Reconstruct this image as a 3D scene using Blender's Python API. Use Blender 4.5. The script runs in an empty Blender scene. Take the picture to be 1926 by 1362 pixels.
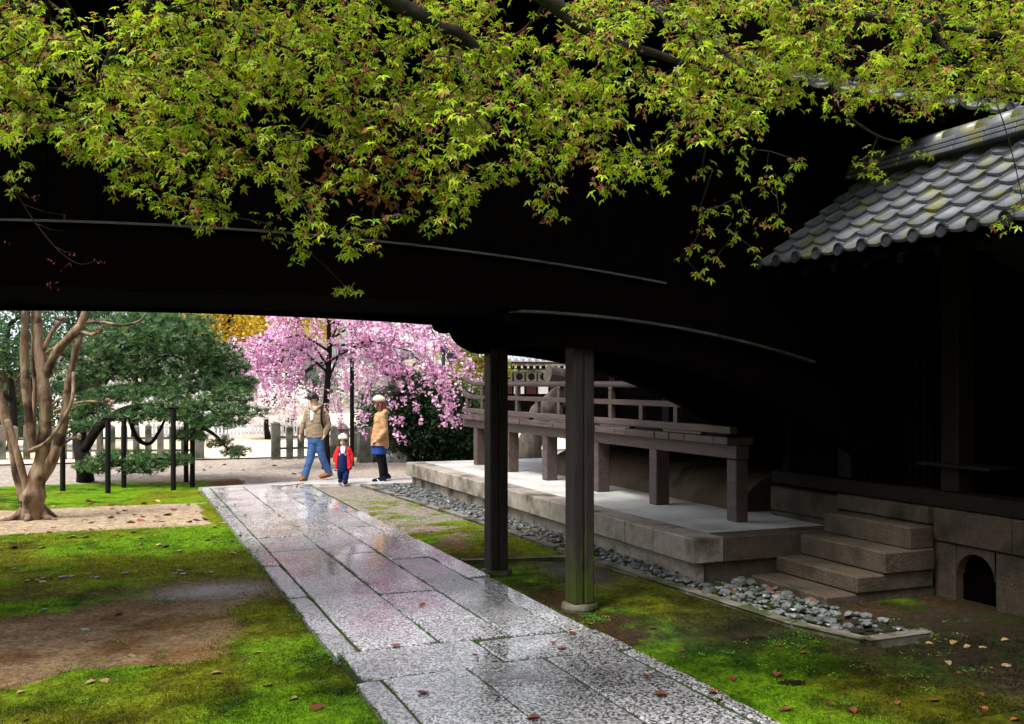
import bpy, bmesh, math, random
import numpy as np
from mathutils import Vector, Matrix, noise as mnoise

random.seed(7)
RNG = np.random.default_rng(7)
scene = bpy.context.scene
COL = scene.collection

# ------------------------------------------------------------------ camera
# x (u) runs across the stone path, y (v) along it, z up; metres.
F_PX, CAM_H, CX, HY = 1872.0, 1.85, 963.0, 722.0      # measured on the 1926 px wide photograph
YAW = math.atan(748 / 1872.0)
SN, CS = math.sin(YAW), math.cos(YAW)
cam_data = bpy.data.cameras.new("camera")
cam_data.sensor_width = 36.0
cam_data.lens = F_PX / 1926.0 * 36.0
cam_data.shift_y = (HY - 681.0) / 1926.0
cam_data.clip_start = 0.05
cam_data.clip_end = 3000
cam = bpy.data.objects.new("camera", cam_data)
cam.location = (0, 0, CAM_H)
cam.rotation_euler = (math.radians(90), 0, -YAW)
COL.objects.link(cam)
scene.camera = cam

# ------------------------------------------------------------------ sky, sun, exposure
SUN_EL, SUN_AZ = math.radians(60), math.radians(242)    # azimuth clockwise from +v
world = bpy.data.worlds.new("World")
scene.world = world
world.use_nodes = True
wn = world.node_tree.nodes
wl = world.node_tree.links
wn.clear()
w_out = wn.new("ShaderNodeOutputWorld")
w_bg = wn.new("ShaderNodeBackground")
w_sky = wn.new("ShaderNodeTexSky")
w_sky.sky_type = 'NISHITA'
w_sky.sun_disc = False
w_sky.sun_elevation = SUN_EL
w_sky.sun_rotation = SUN_AZ
w_sky.dust_density = 4.0
w_sky.air_density = 1.0
w_hsv = wn.new("ShaderNodeHueSaturation")
w_hsv.inputs['Saturation'].default_value = 0.32       # thin bright overcast
w_hsv.inputs['Value'].default_value = 1.0
wl.new(w_sky.outputs[0], w_hsv.inputs['Color'])
wl.new(w_hsv.outputs[0], w_bg.inputs['Color'])
w_bg.inputs['Strength'].default_value = 0.15
wl.new(w_bg.outputs[0], w_out.inputs[0])
sun_d = bpy.data.lights.new("sun", 'SUN')
sun_d.energy = 1.5
sun_d.angle = math.radians(12)
sun_d.color = (1.0, 0.96, 0.9)
sun = bpy.data.objects.new("sun", sun_d)
sd = Vector((math.sin(SUN_AZ) * math.cos(SUN_EL), math.cos(SUN_AZ) * math.cos(SUN_EL), math.sin(SUN_EL)))
sun.rotation_euler = (-sd).to_track_quat('-Z', 'Y').to_euler()
sun.location = sd * 60
COL.objects.link(sun)
scene.view_settings.view_transform = 'Standard'
scene.view_settings.look = 'None'
scene.view_settings.gamma = 1.0
scene.view_settings.use_curve_mapping = False
scene.view_settings.exposure = 1.35
scene.cycles.use_denoising = True
scene.cycles.max_bounces = 6
scene.cycles.transparent_max_bounces = 4

# ------------------------------------------------------------------ pixel helpers (photo px -> direction; distance from what it touches)
def gp(x, y, z=0.0):
    Z = F_PX * (CAM_H - z) / (y - HY)
    X = (x - CX) * Z / F_PX
    return (X * CS + Z * SN, -X * SN + Z * CS, z)
def pz(x, y, Z):
    X = (x - CX) * Z / F_PX
    return (X * CS + Z * SN, -X * SN + Z * CS, CAM_H - (y - HY) * Z / F_PX)
def proj_np(P):
    X = P[:, 0] * CS - P[:, 1] * SN
    Z = P[:, 0] * SN + P[:, 1] * CS
    return CX + F_PX * X / Z, HY - (P[:, 2] - CAM_H) * F_PX / Z

# ------------------------------------------------------------------ numpy value noise
def _hash(i, j, seed):
    h = (i * 374761393 + j * 668265263 + seed * 974634777) & 0xFFFFFFFF
    h = ((h ^ (h >> 13)) * 1274126177) & 0xFFFFFFFF
    return ((h ^ (h >> 16)) & 0xFFFF) / 65535.0
def vnoise(x, y, seed=0):
    xi = np.floor(x).astype(np.int64); yi = np.floor(y).astype(np.int64)
    fx = x - xi; fy = y - yi
    fx = fx * fx * (3 - 2 * fx); fy = fy * fy * (3 - 2 * fy)
    a = _hash(xi, yi, seed); b = _hash(xi + 1, yi, seed)
    c = _hash(xi, yi + 1, seed); d = _hash(xi + 1, yi + 1, seed)
    return (a * (1 - fx) + b * fx) * (1 - fy) + (c * (1 - fx) + d * fx) * fy
def fbm(x, y, seed=0, oct=4):
    s = 0; a = 0.5
    for o in range(oct):
        s = s + a * vnoise(x * 2 ** o, y * 2 ** o, seed + o * 17)
        a *= 0.5
    return s / (1 - 0.5 ** oct)
def sstep(a, b, x):
    t = np.clip((x - a) / (b - a), 0, 1)
    return t * t * (3 - 2 * t)

# ------------------------------------------------------------------ materials
MATS = {}
def new_mat(name):
    m = bpy.data.materials.new(name)
    m.use_nodes = True
    m.node_tree.nodes.clear()
    MATS[name] = m
    return m, m.node_tree.nodes, m.node_tree.links
def pmat(name, c1, c2, scale=8.0, detail=6.0, rough=(0.6, 0.85), bump=0.3, bump_scale=None, stretch=(1, 1, 1),
         spec=0.3, c3=None, c3_scale=2.0, c3_range=(0.55, 0.65), spots=None, obj_var=0.0, bump_dist=0.01, metallic=0.0):
    m, n, l = new_mat(name)
    out = n.new("ShaderNodeOutputMaterial"); bs = n.new("ShaderNodeBsdfPrincipled")
    l.new(bs.outputs[0], out.inputs[0])
    tc = n.new("ShaderNodeTexCoord"); mp = n.new("ShaderNodeMapping")
    geo = n.new("ShaderNodeNewGeometry")
    l.new(geo.outputs['Position'], mp.inputs[0])
    mp.inputs['Scale'].default_value = stretch
    nz = n.new("ShaderNodeTexNoise"); nz.inputs['Scale'].default_value = scale; nz.inputs['Detail'].default_value = detail
    nz.inputs['Roughness'].default_value = 0.62
    l.new(mp.outputs[0], nz.inputs['Vector'])
    rp = n.new("ShaderNodeValToRGB")
    rp.color_ramp.elements[0].position = 0.3; rp.color_ramp.elements[1].position = 0.7
    rp.color_ramp.elements[0].color = (*c1, 1); rp.color_ramp.elements[1].color = (*c2, 1)
    l.new(nz.outputs[0], rp.inputs[0])
    colour = rp.outputs[0]
    if c3 is not None:
        n3 = n.new("ShaderNodeTexNoise"); n3.inputs['Scale'].default_value = c3_scale; n3.inputs['Detail'].default_value = 5
        l.new(geo.outputs['Position'], n3.inputs['Vector'])
        r3 = n.new("ShaderNodeMapRange"); r3.inputs[1].default_value = c3_range[0]; r3.inputs[2].default_value = c3_range[1]
        l.new(n3.outputs[0], r3.inputs[0])
        mx = n.new("ShaderNodeMixRGB"); mx.inputs[2].default_value = (*c3, 1)
        l.new(r3.outputs[0], mx.inputs[0]); l.new(colour, mx.inputs[1]); colour = mx.outputs[0]
    if spots is not None:
        (sc, dark, light) = spots
        vo = n.new("ShaderNodeTexNoise"); vo.inputs['Scale'].default_value = sc; vo.inputs['Detail'].default_value = 2
        l.new(geo.outputs['Position'], vo.inputs['Vector'])
        r4 = n.new("ShaderNodeMapRange"); r4.inputs[1].default_value = 0.35; r4.inputs[2].default_value = 0.68
        r4.inputs[3].default_value = dark; r4.inputs[4].default_value = light
        l.new(vo.outputs[0], r4.inputs[0])
        mm = n.new("ShaderNodeMixRGB"); mm.blend_type = 'MULTIPLY'; mm.inputs[0].default_value = 1
        l.new(colour, mm.inputs[1]); l.new(r4.outputs[0], mm.inputs[2]); colour = mm.outputs[0]
    if obj_var:
        oi = n.new("ShaderNodeObjectInfo")
        r5 = n.new("ShaderNodeMapRange"); r5.inputs[3].default_value = 1 - obj_var; r5.inputs[4].default_value = 1 + obj_var
        l.new(oi.outputs['Random'], r5.inputs[0])
        mm = n.new("ShaderNodeMixRGB"); mm.blend_type = 'MULTIPLY'; mm.inputs[0].default_value = 1
        l.new(colour, mm.inputs[1]); l.new(r5.outputs[0], mm.inputs[2]); colour = mm.outputs[0]
    l.new(colour, bs.inputs['Base Color'])
    rr = n.new("ShaderNodeMapRange"); rr.inputs[1].default_value = 0.3; rr.inputs[2].default_value = 0.7
    rr.inputs[3].default_value = rough[0]; rr.inputs[4].default_value = rough[1]
    l.new(nz.outputs[0], rr.inputs[0]); l.new(rr.outputs[0], bs.inputs['Roughness'])
    bs.inputs['Specular IOR Level'].default_value = spec
    bs.inputs['Metallic'].default_value = metallic
    if bump:
        nb = n.new("ShaderNodeTexNoise"); nb.inputs['Scale'].default_value = bump_scale or scale * 3; nb.inputs['Detail'].default_value = 6
        l.new(mp.outputs[0], nb.inputs['Vector'])
        bp = n.new("ShaderNodeBump"); bp.inputs['Strength'].default_value = bump; bp.inputs['Distance'].default_value = bump_dist
        l.new(nb.outputs[0], bp.inputs['Height']); l.new(bp.outputs[0], bs.inputs['Normal'])
    return m
def leafmat(name, transl=0.45, rough=0.5, spec=0.3, attr=True, col=(0.1, 0.2, 0.03), glow=1.0):
    m, n, l = new_mat(name)
    out = n.new("ShaderNodeOutputMaterial"); bs = n.new("ShaderNodeBsdfPrincipled"); tr = n.new("ShaderNodeBsdfTranslucent")
    mx = n.new("ShaderNodeMixShader"); mx.inputs[0].default_value = transl
    if attr:
        at = n.new("ShaderNodeAttribute"); at.attribute_name = "Col"; c = at.outputs['Color']
        l.new(c, bs.inputs['Base Color']); l.new(c, tr.inputs['Color'])
    else:
        bs.inputs['Base Color'].default_value = (*col, 1); tr.inputs['Color'].default_value = (*col, 1)
    bs.inputs['Roughness'].default_value = rough; bs.inputs['Specular IOR Level'].default_value = spec
    l.new(bs.outputs[0], mx.inputs[1]); l.new(tr.outputs[0], mx.inputs[2]); l.new(mx.outputs[0], out.inputs[0])
    return m
def fabric(name, c, var=0.75, rough=0.9, scale=60):
    return pmat(name, tuple(x * var for x in c), c, scale=scale, rough=(rough, rough), bump=0.5, bump_scale=18, bump_dist=0.012, spec=0.1)

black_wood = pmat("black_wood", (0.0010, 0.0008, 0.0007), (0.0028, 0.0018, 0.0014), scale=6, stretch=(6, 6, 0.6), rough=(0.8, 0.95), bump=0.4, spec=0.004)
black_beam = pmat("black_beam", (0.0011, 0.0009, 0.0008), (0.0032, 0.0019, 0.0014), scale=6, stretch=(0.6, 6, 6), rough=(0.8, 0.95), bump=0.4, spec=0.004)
weathered = pmat("weathered_ledge", (0.008, 0.0075, 0.0075), (0.06, 0.056, 0.056), scale=7, stretch=(0.5, 6, 6), rough=(0.35, 0.6), bump=0.3, spec=0.4)
post_wood = pmat("post_wood", (0.03, 0.02, 0.016), (0.085, 0.06, 0.05), scale=9, stretch=(5, 5, 0.35), rough=(0.6, 0.8), bump=0.6, spec=0.2)
rail_wood = pmat("rail_wood", (0.045, 0.029, 0.025), (0.11, 0.078, 0.07), scale=6, stretch=(5, 0.4, 5), rough=(0.45, 0.7), bump=0.4, spec=0.3, obj_var=0.15)
dark_wood = pmat("dark_wood", (0.006, 0.004, 0.003), (0.014, 0.009, 0.007), scale=6, stretch=(5, 5, 0.4), rough=(0.6, 0.8), bump=0.4, spec=0.15)
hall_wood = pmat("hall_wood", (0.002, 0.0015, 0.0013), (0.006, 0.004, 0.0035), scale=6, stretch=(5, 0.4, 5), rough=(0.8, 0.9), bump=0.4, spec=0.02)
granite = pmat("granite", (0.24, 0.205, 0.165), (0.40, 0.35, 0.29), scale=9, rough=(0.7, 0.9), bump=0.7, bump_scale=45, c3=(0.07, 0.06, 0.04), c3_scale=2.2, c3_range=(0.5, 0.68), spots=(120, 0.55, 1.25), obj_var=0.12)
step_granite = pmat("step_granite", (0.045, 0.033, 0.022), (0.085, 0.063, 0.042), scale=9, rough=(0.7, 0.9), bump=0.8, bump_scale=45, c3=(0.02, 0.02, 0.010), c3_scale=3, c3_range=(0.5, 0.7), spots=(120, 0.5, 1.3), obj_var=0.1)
old_stone = pmat("old_stone", (0.075, 0.075, 0.06), (0.17, 0.165, 0.14), scale=10, rough=(0.75, 0.95), bump=0.8, bump_scale=40, c3=(0.03, 0.038, 0.018), c3_scale=2.5, c3_range=(0.48, 0.62), obj_var=0.15)
plaster_floor = pmat("plaster_floor", (0.46, 0.455, 0.44), (0.62, 0.61, 0.59), scale=2.2, rough=(0.28, 0.6), bump=0.12, bump_scale=30, spec=0.45, c3=(0.24, 0.23, 0.18), c3_scale=0.9, c3_range=(0.52, 0.72))
mud_plaster = pmat("mud_plaster", (0.05, 0.035, 0.02), (0.10, 0.07, 0.042), scale=3, rough=(0.8, 0.95), bump=0.4, c3=(0.012, 0.01, 0.006), c3_scale=1.6)
pebble_mat = pmat("pebble", (0.045, 0.052, 0.05), (0.15, 0.16, 0.155), scale=14, rough=(0.25, 0.5), bump=0.3, spec=0.5, obj_var=0.45)
tile_mat = pmat("roof_tile", (0.075, 0.08, 0.092), (0.135, 0.145, 0.16), scale=5, rough=(0.22, 0.42), bump=0.15, bump_scale=25, spec=0.5, c3=(0.13, 0.13, 0.045), c3_scale=4.5, c3_range=(0.5, 0.66), obj_var=0.22)
puddle_mat = pmat("puddle_water", (0.012, 0.008, 0.005), (0.02, 0.012, 0.007), scale=3, rough=(0.02, 0.04), bump=0.05, bump_scale=10, spec=0.5)
far_gravel = pmat("courtyard_sand", (0.55, 0.47, 0.38), (0.68, 0.6, 0.5), scale=2, rough=(0.9, 0.95), bump=0.2, c3=(0.55, 0.38, 0.22), c3_scale=0.25, c3_range=(0.4, 0.7))
cross_mat = pmat("cross_path_paving", (0.33, 0.315, 0.3), (0.45, 0.43, 0.41), scale=1.6, rough=(0.3, 0.65), bump=0.3, bump_scale=90, spec=0.4, spots=(60, 0.82, 1.1))
white_paint = pmat("white_paint", (0.5, 0.53, 0.57), (0.72, 0.74, 0.77), scale=5, rough=(0.6, 0.8), bump=0.2)
bark_dark = pmat("bark_dark", (0.006, 0.0045, 0.004), (0.022, 0.017, 0.014), scale=12, stretch=(1, 1, 0.4), rough=(0.8, 0.95), bump=1.0, bump_dist=0.02, spec=0.1)
bark_maple = pmat("bark_maple", (0.008, 0.007, 0.006), (0.05, 0.045, 0.035), scale=10, rough=(0.7, 0.9), bump=0.6, spec=0.15)
bark_myrtle = pmat("bark_myrtle", (0.07, 0.03, 0.014), (0.36, 0.26, 0.17), scale=4.5, stretch=(2.6, 2.6, 0.5), rough=(0.55, 0.75), bump=0.6, spec=0.2, c3=(0.035, 0.02, 0.012), c3_scale=3.5, c3_range=(0.5, 0.64))
bark_grey = pmat("bark_grey", (0.035, 0.028, 0.024), (0.12, 0.1, 0.085), scale=10, stretch=(1, 1, 0.4), rough=(0.8, 0.95), bump=1.0, bump_dist=0.02)
pole_black = pmat("pole_black", (0.002, 0.0018, 0.0018), (0.007, 0.006, 0.006), scale=20, stretch=(3, 3, 0.3), rough=(0.6, 0.8), bump=0.4, spec=0.2)
leaf_m = leafmat("leaf", 0.5, 0.45, 0.25)
needle_m = leafmat("needles", 0.15, 0.55, 0.3)
blossom_m = leafmat("blossom", 0.4, 0.7, 0.1)
fallen_m = pmat("fallen_leaf", (0.08, 0.018, 0.009), (0.22, 0.06, 0.022), scale=30, rough=(0.5, 0.7), bump=0.2, obj_var=0.4)
fallen_y = pmat("fallen_leaf_pale", (0.22, 0.15, 0.05), (0.38, 0.29, 0.14), scale=30, rough=(0.5, 0.7), bump=0.2, obj_var=0.3)

def ground_material():
    m, n, l = new_mat("ground_moss_soil")
    out = n.new("ShaderNodeOutputMaterial"); bs = n.new("ShaderNodeBsdfPrincipled"); l.new(bs.outputs[0], out.inputs[0])
    at = n.new("ShaderNodeAttribute"); at.attribute_name = "Col"
    wt = n.new("ShaderNodeAttribute"); wt.attribute_name = "Wet"
    geo = n.new("ShaderNodeNewGeometry")
    f1 = n.new("ShaderNodeTexNoise"); f1.inputs['Scale'].default_value = 30; f1.inputs['Detail'].default_value = 8; f1.inputs['Roughness'].default_value = 0.7
    l.new(geo.outputs['Position'], f1.inputs['Vector'])
    r1 = n.new("ShaderNodeMapRange"); r1.inputs[1].default_value = 0.3; r1.inputs[2].default_value = 0.7; r1.inputs[3].default_value = 0.3; r1.inputs[4].default_value = 1.75
    l.new(f1.outputs[0], r1.inputs[0])
    f2 = n.new("ShaderNodeTexNoise"); f2.inputs['Scale'].default_value = 9; f2.inputs['Detail'].default_value = 5
    l.new(geo.outputs['Position'], f2.inputs['Vector'])
    r2 = n.new("ShaderNodeMapRange"); r2.inputs[1].default_value = 0.3; r2.inputs[2].default_value = 0.7; r2.inputs[3].default_value = 0.7; r2.inputs[4].default_value = 1.25
    l.new(f2.outputs[0], r2.inputs[0])
    sa = n.new("ShaderNodeAttribute"); sa.attribute_name = "Soil"
    ma = n.new("ShaderNodeAttribute"); ma.attribute_name = "Moss"
    f4 = n.new("ShaderNodeTexNoise"); f4.inputs['Scale'].default_value = 16; f4.inputs['Detail'].default_value = 9; f4.inputs['Roughness'].default_value = 0.72
    l.new(geo.outputs['Position'], f4.inputs['Vector'])
    sm = n.new("ShaderNodeMath"); sm.operation = 'ADD'; l.new(ma.outputs['Fac'], sm.inputs[0]); l.new(f4.outputs[0], sm.inputs[1])
    rm = n.new("ShaderNodeMapRange"); rm.inputs[1].default_value = 0.84; rm.inputs[2].default_value = 1.08; l.new(sm.outputs[0], rm.inputs[0])
    mk = n.new("ShaderNodeMixRGB"); l.new(rm.outputs[0], mk.inputs[0]); l.new(sa.outputs['Color'], mk.inputs[1]); l.new(at.outputs['Color'], mk.inputs[2])
    m1 = n.new("ShaderNodeMixRGB"); m1.blend_type = 'MULTIPLY'; m1.inputs[0].default_value = 1
    m2 = n.new("ShaderNodeMixRGB"); m2.blend_type = 'MULTIPLY'; m2.inputs[0].default_value = 1
    l.new(mk.outputs[0], m1.inputs[1]); l.new(r1.outputs[0], m1.inputs[2])
    l.new(m1.outputs[0], m2.inputs[1]); l.new(r2.outputs[0], m2.inputs[2]); l.new(m2.outputs[0], bs.inputs['Base Color'])
    rr = n.new("ShaderNodeMapRange"); rr.inputs[3].default_value = 0.9; rr.inputs[4].default_value = 0.3
    l.new(wt.outputs['Fac'], rr.inputs[0]); l.new(rr.outputs[0], bs.inputs['Roughness'])
    rs = n.new('ShaderNodeMapRange'); rs.inputs[3].default_value = 0.03; rs.inputs[4].default_value = 0.4
    l.new(wt.outputs['Fac'], rs.inputs[0]); l.new(rs.outputs[0], bs.inputs['Specular IOR Level'])
    bp = n.new("ShaderNodeBump"); bp.inputs['Strength'].default_value = 0.8; bp.inputs['Distance'].default_value = 0.02
    f3 = n.new("ShaderNodeTexNoise"); f3.inputs['Scale'].default_value = 55; f3.inputs['Detail'].default_value = 6
    l.new(geo.outputs['Position'], f3.inputs['Vector']); l.new(f3.outputs[0], bp.inputs['Height']); l.new(bp.outputs[0], bs.inputs['Normal'])
    return m
ground_m = ground_material()

def slab_material():
    # worn aggregate granite, wet after rain: dry parts rough, water film in patches
    m, n, l = new_mat("wet_path_stone")
    out = n.new("ShaderNodeOutputMaterial"); bs = n.new("ShaderNodeBsdfPrincipled"); l.new(bs.outputs[0], out.inputs[0])
    geo = n.new("ShaderNodeNewGeometry"); oi = n.new("ShaderNodeObjectInfo")
    sp = n.new("ShaderNodeTexVoronoi"); sp.inputs['Scale'].default_value = 85; sp.feature = 'F1'
    mp = n.new("ShaderNodeMapping"); mp.inputs['Scale'].default_value = (1, 0.75, 1)
    l.new(geo.outputs['Position'], mp.inputs[0]); l.new(mp.outputs[0], sp.inputs['Vector'])
    sepc = n.new("ShaderNodeSeparateColor"); l.new(sp.outputs['Color'], sepc.inputs[0])
    rp = n.new("ShaderNodeValToRGB"); rp.color_ramp.elements[0].color = (0.045, 0.044, 0.048, 1); rp.color_ramp.elements[1].color = (0.46, 0.45, 0.455, 1)
    rp.color_ramp.elements[0].position = 0.2; rp.color_ramp.elements[1].position = 0.9
    l.new(sepc.outputs[0], rp.inputs[0])
    big = n.new("ShaderNodeTexNoise"); big.inputs['Scale'].default_value = 1.5; big.inputs['Detail'].default_value = 5
    l.new(geo.outputs['Position'], big.inputs['Vector'])
    rb = n.new("ShaderNodeMapRange"); rb.inputs[1].default_value = 0.3; rb.inputs[2].default_value = 0.7; rb.inputs[3].default_value = 0.7; rb.inputs[4].default_value = 1.2
    l.new(big.outputs[0], rb.inputs[0])
    ro = n.new("ShaderNodeMapRange"); ro.inputs[3].default_value = 0.75; ro.inputs[4].default_value = 1.2; l.new(oi.outputs['Random'], ro.inputs[0])
    m1 = n.new("ShaderNodeMixRGB"); m1.blend_type = 'MULTIPLY'; m1.inputs[0].default_value = 1
    m2 = n.new("ShaderNodeMixRGB"); m2.blend_type = 'MULTIPLY'; m2.inputs[0].default_value = 1
    l.new(rp.outputs[0], m1.inputs[1]); l.new(rb.outputs[0], m1.inputs[2]); l.new(m1.outputs[0], m2.inputs[1]); l.new(ro.outputs[0], m2.inputs[2])
    l.new(m2.outputs[0], bs.inputs['Base Color'])
    # wetness
    wz = n.new("ShaderNodeTexNoise"); wz.inputs['Scale'].default_value = 1.15; wz.inputs['Detail'].default_value = 4
    mv = n.new("ShaderNodeVectorMath"); mv.operation = 'ADD'
    l.new(geo.outputs['Position'], mv.inputs[0])
    mo = n.new("ShaderNodeVectorMath"); mo.operation = 'SCALE'; l.new(oi.outputs['Location'], mo.inputs[0]); mo.inputs['Scale'].default_value = 0.0
    l.new(mo.outputs[0], mv.inputs[1]); l.new(mv.outputs[0], wz.inputs['Vector'])
    rw = n.new("ShaderNodeMapRange"); rw.inputs[1].default_value = 0.42; rw.inputs[2].default_value = 0.58; rw.inputs[3].default_value = 0.30; rw.inputs[4].default_value = 0.06
    wr = n.new('ShaderNodeMapRange'); wr.inputs[3].default_value = -0.09; wr.inputs[4].default_value = 0.14; l.new(oi.outputs['Random'], wr.inputs[0])
    wa = n.new('ShaderNodeMath'); wa.operation = 'ADD'; l.new(wz.outputs[0], wa.inputs[0]); l.new(wr.outputs[0], wa.inputs[1])
    l.new(wa.outputs[0], rw.inputs[0]); l.new(rw.outputs[0], bs.inputs['Roughness'])
    bs.inputs['Specular IOR Level'].default_value = 0.5
    bp = n.new("ShaderNodeBump"); bp.inputs['Distance'].default_value = 0.006
    rbm = n.new("ShaderNodeMapRange"); rbm.inputs[1].default_value = 0.44; rbm.inputs[2].default_value = 0.62; rbm.inputs[3].default_value = 0.6; rbm.inputs[4].default_value = 0.13
    l.new(wa.outputs[0], rbm.inputs[0]); l.new(rbm.outputs[0], bp.inputs['Strength'])
    nb = n.new("ShaderNodeTexNoise"); nb.inputs['Scale'].default_value = 42; nb.inputs['Detail'].default_value = 3
    l.new(mp.outputs[0], nb.inputs['Vector']); l.new(nb.outputs[0], bp.inputs['Height']); l.new(bp.outputs[0], bs.inputs['Normal'])
    return m
slab_m = slab_material()

# ------------------------------------------------------------------ object helpers
def tag(o, label=None, cat=None, group=None, kind=None):
    if label: o["label"] = label
    if cat: o["category"] = cat
    if group: o["group"] = group
    if kind: o["kind"] = kind
    return o
def thing(name, label, cat, loc=(0, 0, 0), rz=0.0, group=None, kind=None):
    o = bpy.data.objects.new(name, None)
    o.empty_display_size = 0.2
    COL.objects.link(o)
    o.location = loc; o.rotation_euler = (0, 0, rz)
    tag(o, label, cat, group, kind)
    return o
def origin_of(parent):
    o = Vector((0, 0, 0))
    while parent is not None:
        o += Vector(parent.location); parent = parent.parent
    return o
def link(name, me, parent=None, mat=None, smooth=False):
    o = bpy.data.objects.new(name, me)
    COL.objects.link(o)
    if parent is not None: o.parent = parent
    if mat is not None: me.materials.append(mat)
    if smooth: me.polygons.foreach_set("use_smooth", [True] * len(me.polygons))
    return o
class MB:
    """collects world-space shapes; build() makes one mesh object in its parent's frame"""
    def __init__(s): s.v = []; s.f = []
    def add(s, vs, fs):
        b = len(s.v); s.v += [tuple(p) for p in vs]; s.f += [tuple(i + b for i in f) for f in fs]; return s
    def box(s, x0, x1, y0, y1, z0, z1, bev=0.0):
        if bev <= 0:
            s.add([(x0, y0, z0), (x1, y0, z0), (x1, y1, z0), (x0, y1, z0), (x0, y0, z1), (x1, y0, z1), (x1, y1, z1), (x0, y1, z1)],
                  [(0, 3, 2, 1), (4, 5, 6, 7), (0, 1, 5, 4), (1, 2, 6, 5), (2, 3, 7, 6), (3, 0, 4, 7)])
        else:
            bm = bmesh.new()
            bmesh.ops.create_cube(bm, size=1)
            for q in bm.verts:
                q.co = Vector((x0 + (q.co.x + .5) * (x1 - x0), y0 + (q.co.y + .5) * (y1 - y0), z0 + (q.co.z + .5) * (z1 - z0)))
            bmesh.ops.bevel(bm, geom=bm.edges[:], offset=bev, segments=1, affect='EDGES')
            s.bm(bm)
        return s
    def bm(s, bm):
        bm.verts.index_update()
        s.add([q.co[:] for q in bm.verts], [[q.index for q in f.verts] for f in bm.faces]); bm.free(); return s
    def extrude_uz(s, poly, v0, v1):
        """outline in the u-z plane, extruded along v"""
        n = len(poly)
        s.add([(p[0], v0, p[1]) for p in poly] + [(p[0], v1, p[1]) for p in poly],
              [tuple(range(n)), tuple(range(2 * n - 1, n - 1, -1))] + [(i, i + n, (i + 1) % n + n, (i + 1) % n) for i in range(n)])
        return s
    def band(s, us, top, bot, v0, v1):
        """curved beam: strips between two height curves"""
        n = len(us); vs = []
        for u in us:
            t, b = top(u), bot(u)
            vs += [(u, v0, b), (u, v0, t), (u, v1, t), (u, v1, b)]
        fs = []
        for i in range(n - 1):
            a = 4 * i; c = a + 4
            fs += [(a, c, c + 1, a + 1), (a + 1, c + 1, c + 2, a + 2), (a + 2, c + 2, c + 3, a + 3), (a + 3, c + 3, c, a)]
        fs += [(0, 1, 2, 3), (4 * n - 1, 4 * n - 2, 4 * n - 3, 4 * n - 4)]
        return s.add(vs, fs)
    def tube(s, pts, rad, sides=8, caps=True, jit=0.0):
        pts = [Vector(p) for p in pts]; n = len(pts)
        if not hasattr(rad, '__len__'): rad = [rad] * n
        t0 = (pts[1] - pts[0]).normalized()
        up = Vector((0, 0, 1)) if abs(t0.z) < 0.9 else Vector((1, 0, 0))
        a = t0.cross(up).normalized()
        vs = []
        for i in range(n):
            t = (pts[min(i + 1, n - 1)] - pts[max(i - 1, 0)]).normalized()
            a = (a - t * a.dot(t))
            a = a.normalized() if a.length > 1e-6 else t.orthogonal().normalized()
            b = t.cross(a)
            for k in range(sides):
                an = 2 * math.pi * k / sides
                r = rad[i] * (1 + (random.uniform(-jit, jit) if jit else 0))
                vs.append(pts[i] + a * (math.cos(an) * r) + b * (math.sin(an) * r))
        fs = [(i * sides + k, i * sides + (k + 1) % sides, (i + 1) * sides + (k + 1) % sides, (i + 1) * sides + k) for i in range(n - 1) for k in range(sides)]
        if caps: fs += [tuple(range(sides - 1, -1, -1)), tuple((n - 1) * sides + k for k in range(sides))]
        return s.add(vs, fs)
    def lathe(s, c, prof, sides=16, rot=0.0):
        vs = []
        for (r, z) in prof:
            for k in range(sides):
                an = 2 * math.pi * k / sides + rot
                vs.append((c[0] + math.cos(an) * r, c[1] + math.sin(an) * r, c[2] + z))
        n = len(prof)
        fs = [(i * sides + k, i * sides + (k + 1) % sides, (i + 1) * sides + (k + 1) % sides, (i + 1) * sides + k) for i in range(n - 1) for k in range(sides)]
        fs += [tuple(range(sides - 1, -1, -1)), tuple((n - 1) * sides + k for k in range(sides))]
        return s.add(vs, fs)
    def mesh(s, name, origin=(0, 0, 0)):
        me = bpy.data.meshes.new(name)
        o = Vector(origin)
        me.from_pydata([(p[0] - o.x, p[1] - o.y, p[2] - o.z) for p in s.v], [], s.f)
        me.update()
        return me
    def build(s, name, mat, parent=None, smooth=False):
        return link(name, s.mesh(name, origin_of(parent)), parent, mat, smooth)

def np_mesh(name, V, Fc, cols=None):
    """V (n,3); Fc list of (k,m) int arrays of equal-size faces; cols per-vertex colour"""
    me = bpy.data.meshes.new(name)
    loops = np.concatenate([f.reshape(-1) for f in Fc]).astype(np.int32)
    sizes = np.concatenate([np.full(len(f), f.shape[1], dtype=np.int32) for f in Fc])
    starts = np.concatenate([[0], np.cumsum(sizes)[:-1]]).astype(np.int32)
    me.vertices.add(len(V)); me.loops.add(len(loops)); me.polygons.add(len(sizes))
    me.vertices.foreach_set("co", np.ascontiguousarray(V, dtype=np.float32).reshape(-1))
    me.loops.foreach_set("vertex_index", loops)
    me.polygons.foreach_set("loop_start", starts)
    me.update(calc_edges=True)
    me.validate()
    if cols is not None:
        a = me.attributes.new("Col", 'FLOAT_COLOR', 'POINT')
        c4 = np.ones((len(V), 4), dtype=np.float32); c4[:, :3] = cols
        a.data.foreach_set("color", c4.reshape(-1))
    return me
def frames(d, nrm):
    """rotation matrices with local +Y along d and local +Z near nrm"""
    d = d / np.linalg.norm(d, axis=1, keepdims=True)
    x = np.cross(d, nrm); x /= np.maximum(np.linalg.norm(x, axis=1, keepdims=True), 1e-6)
    z = np.cross(x, d)
    return np.stack([x, d, z], axis=2)
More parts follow.
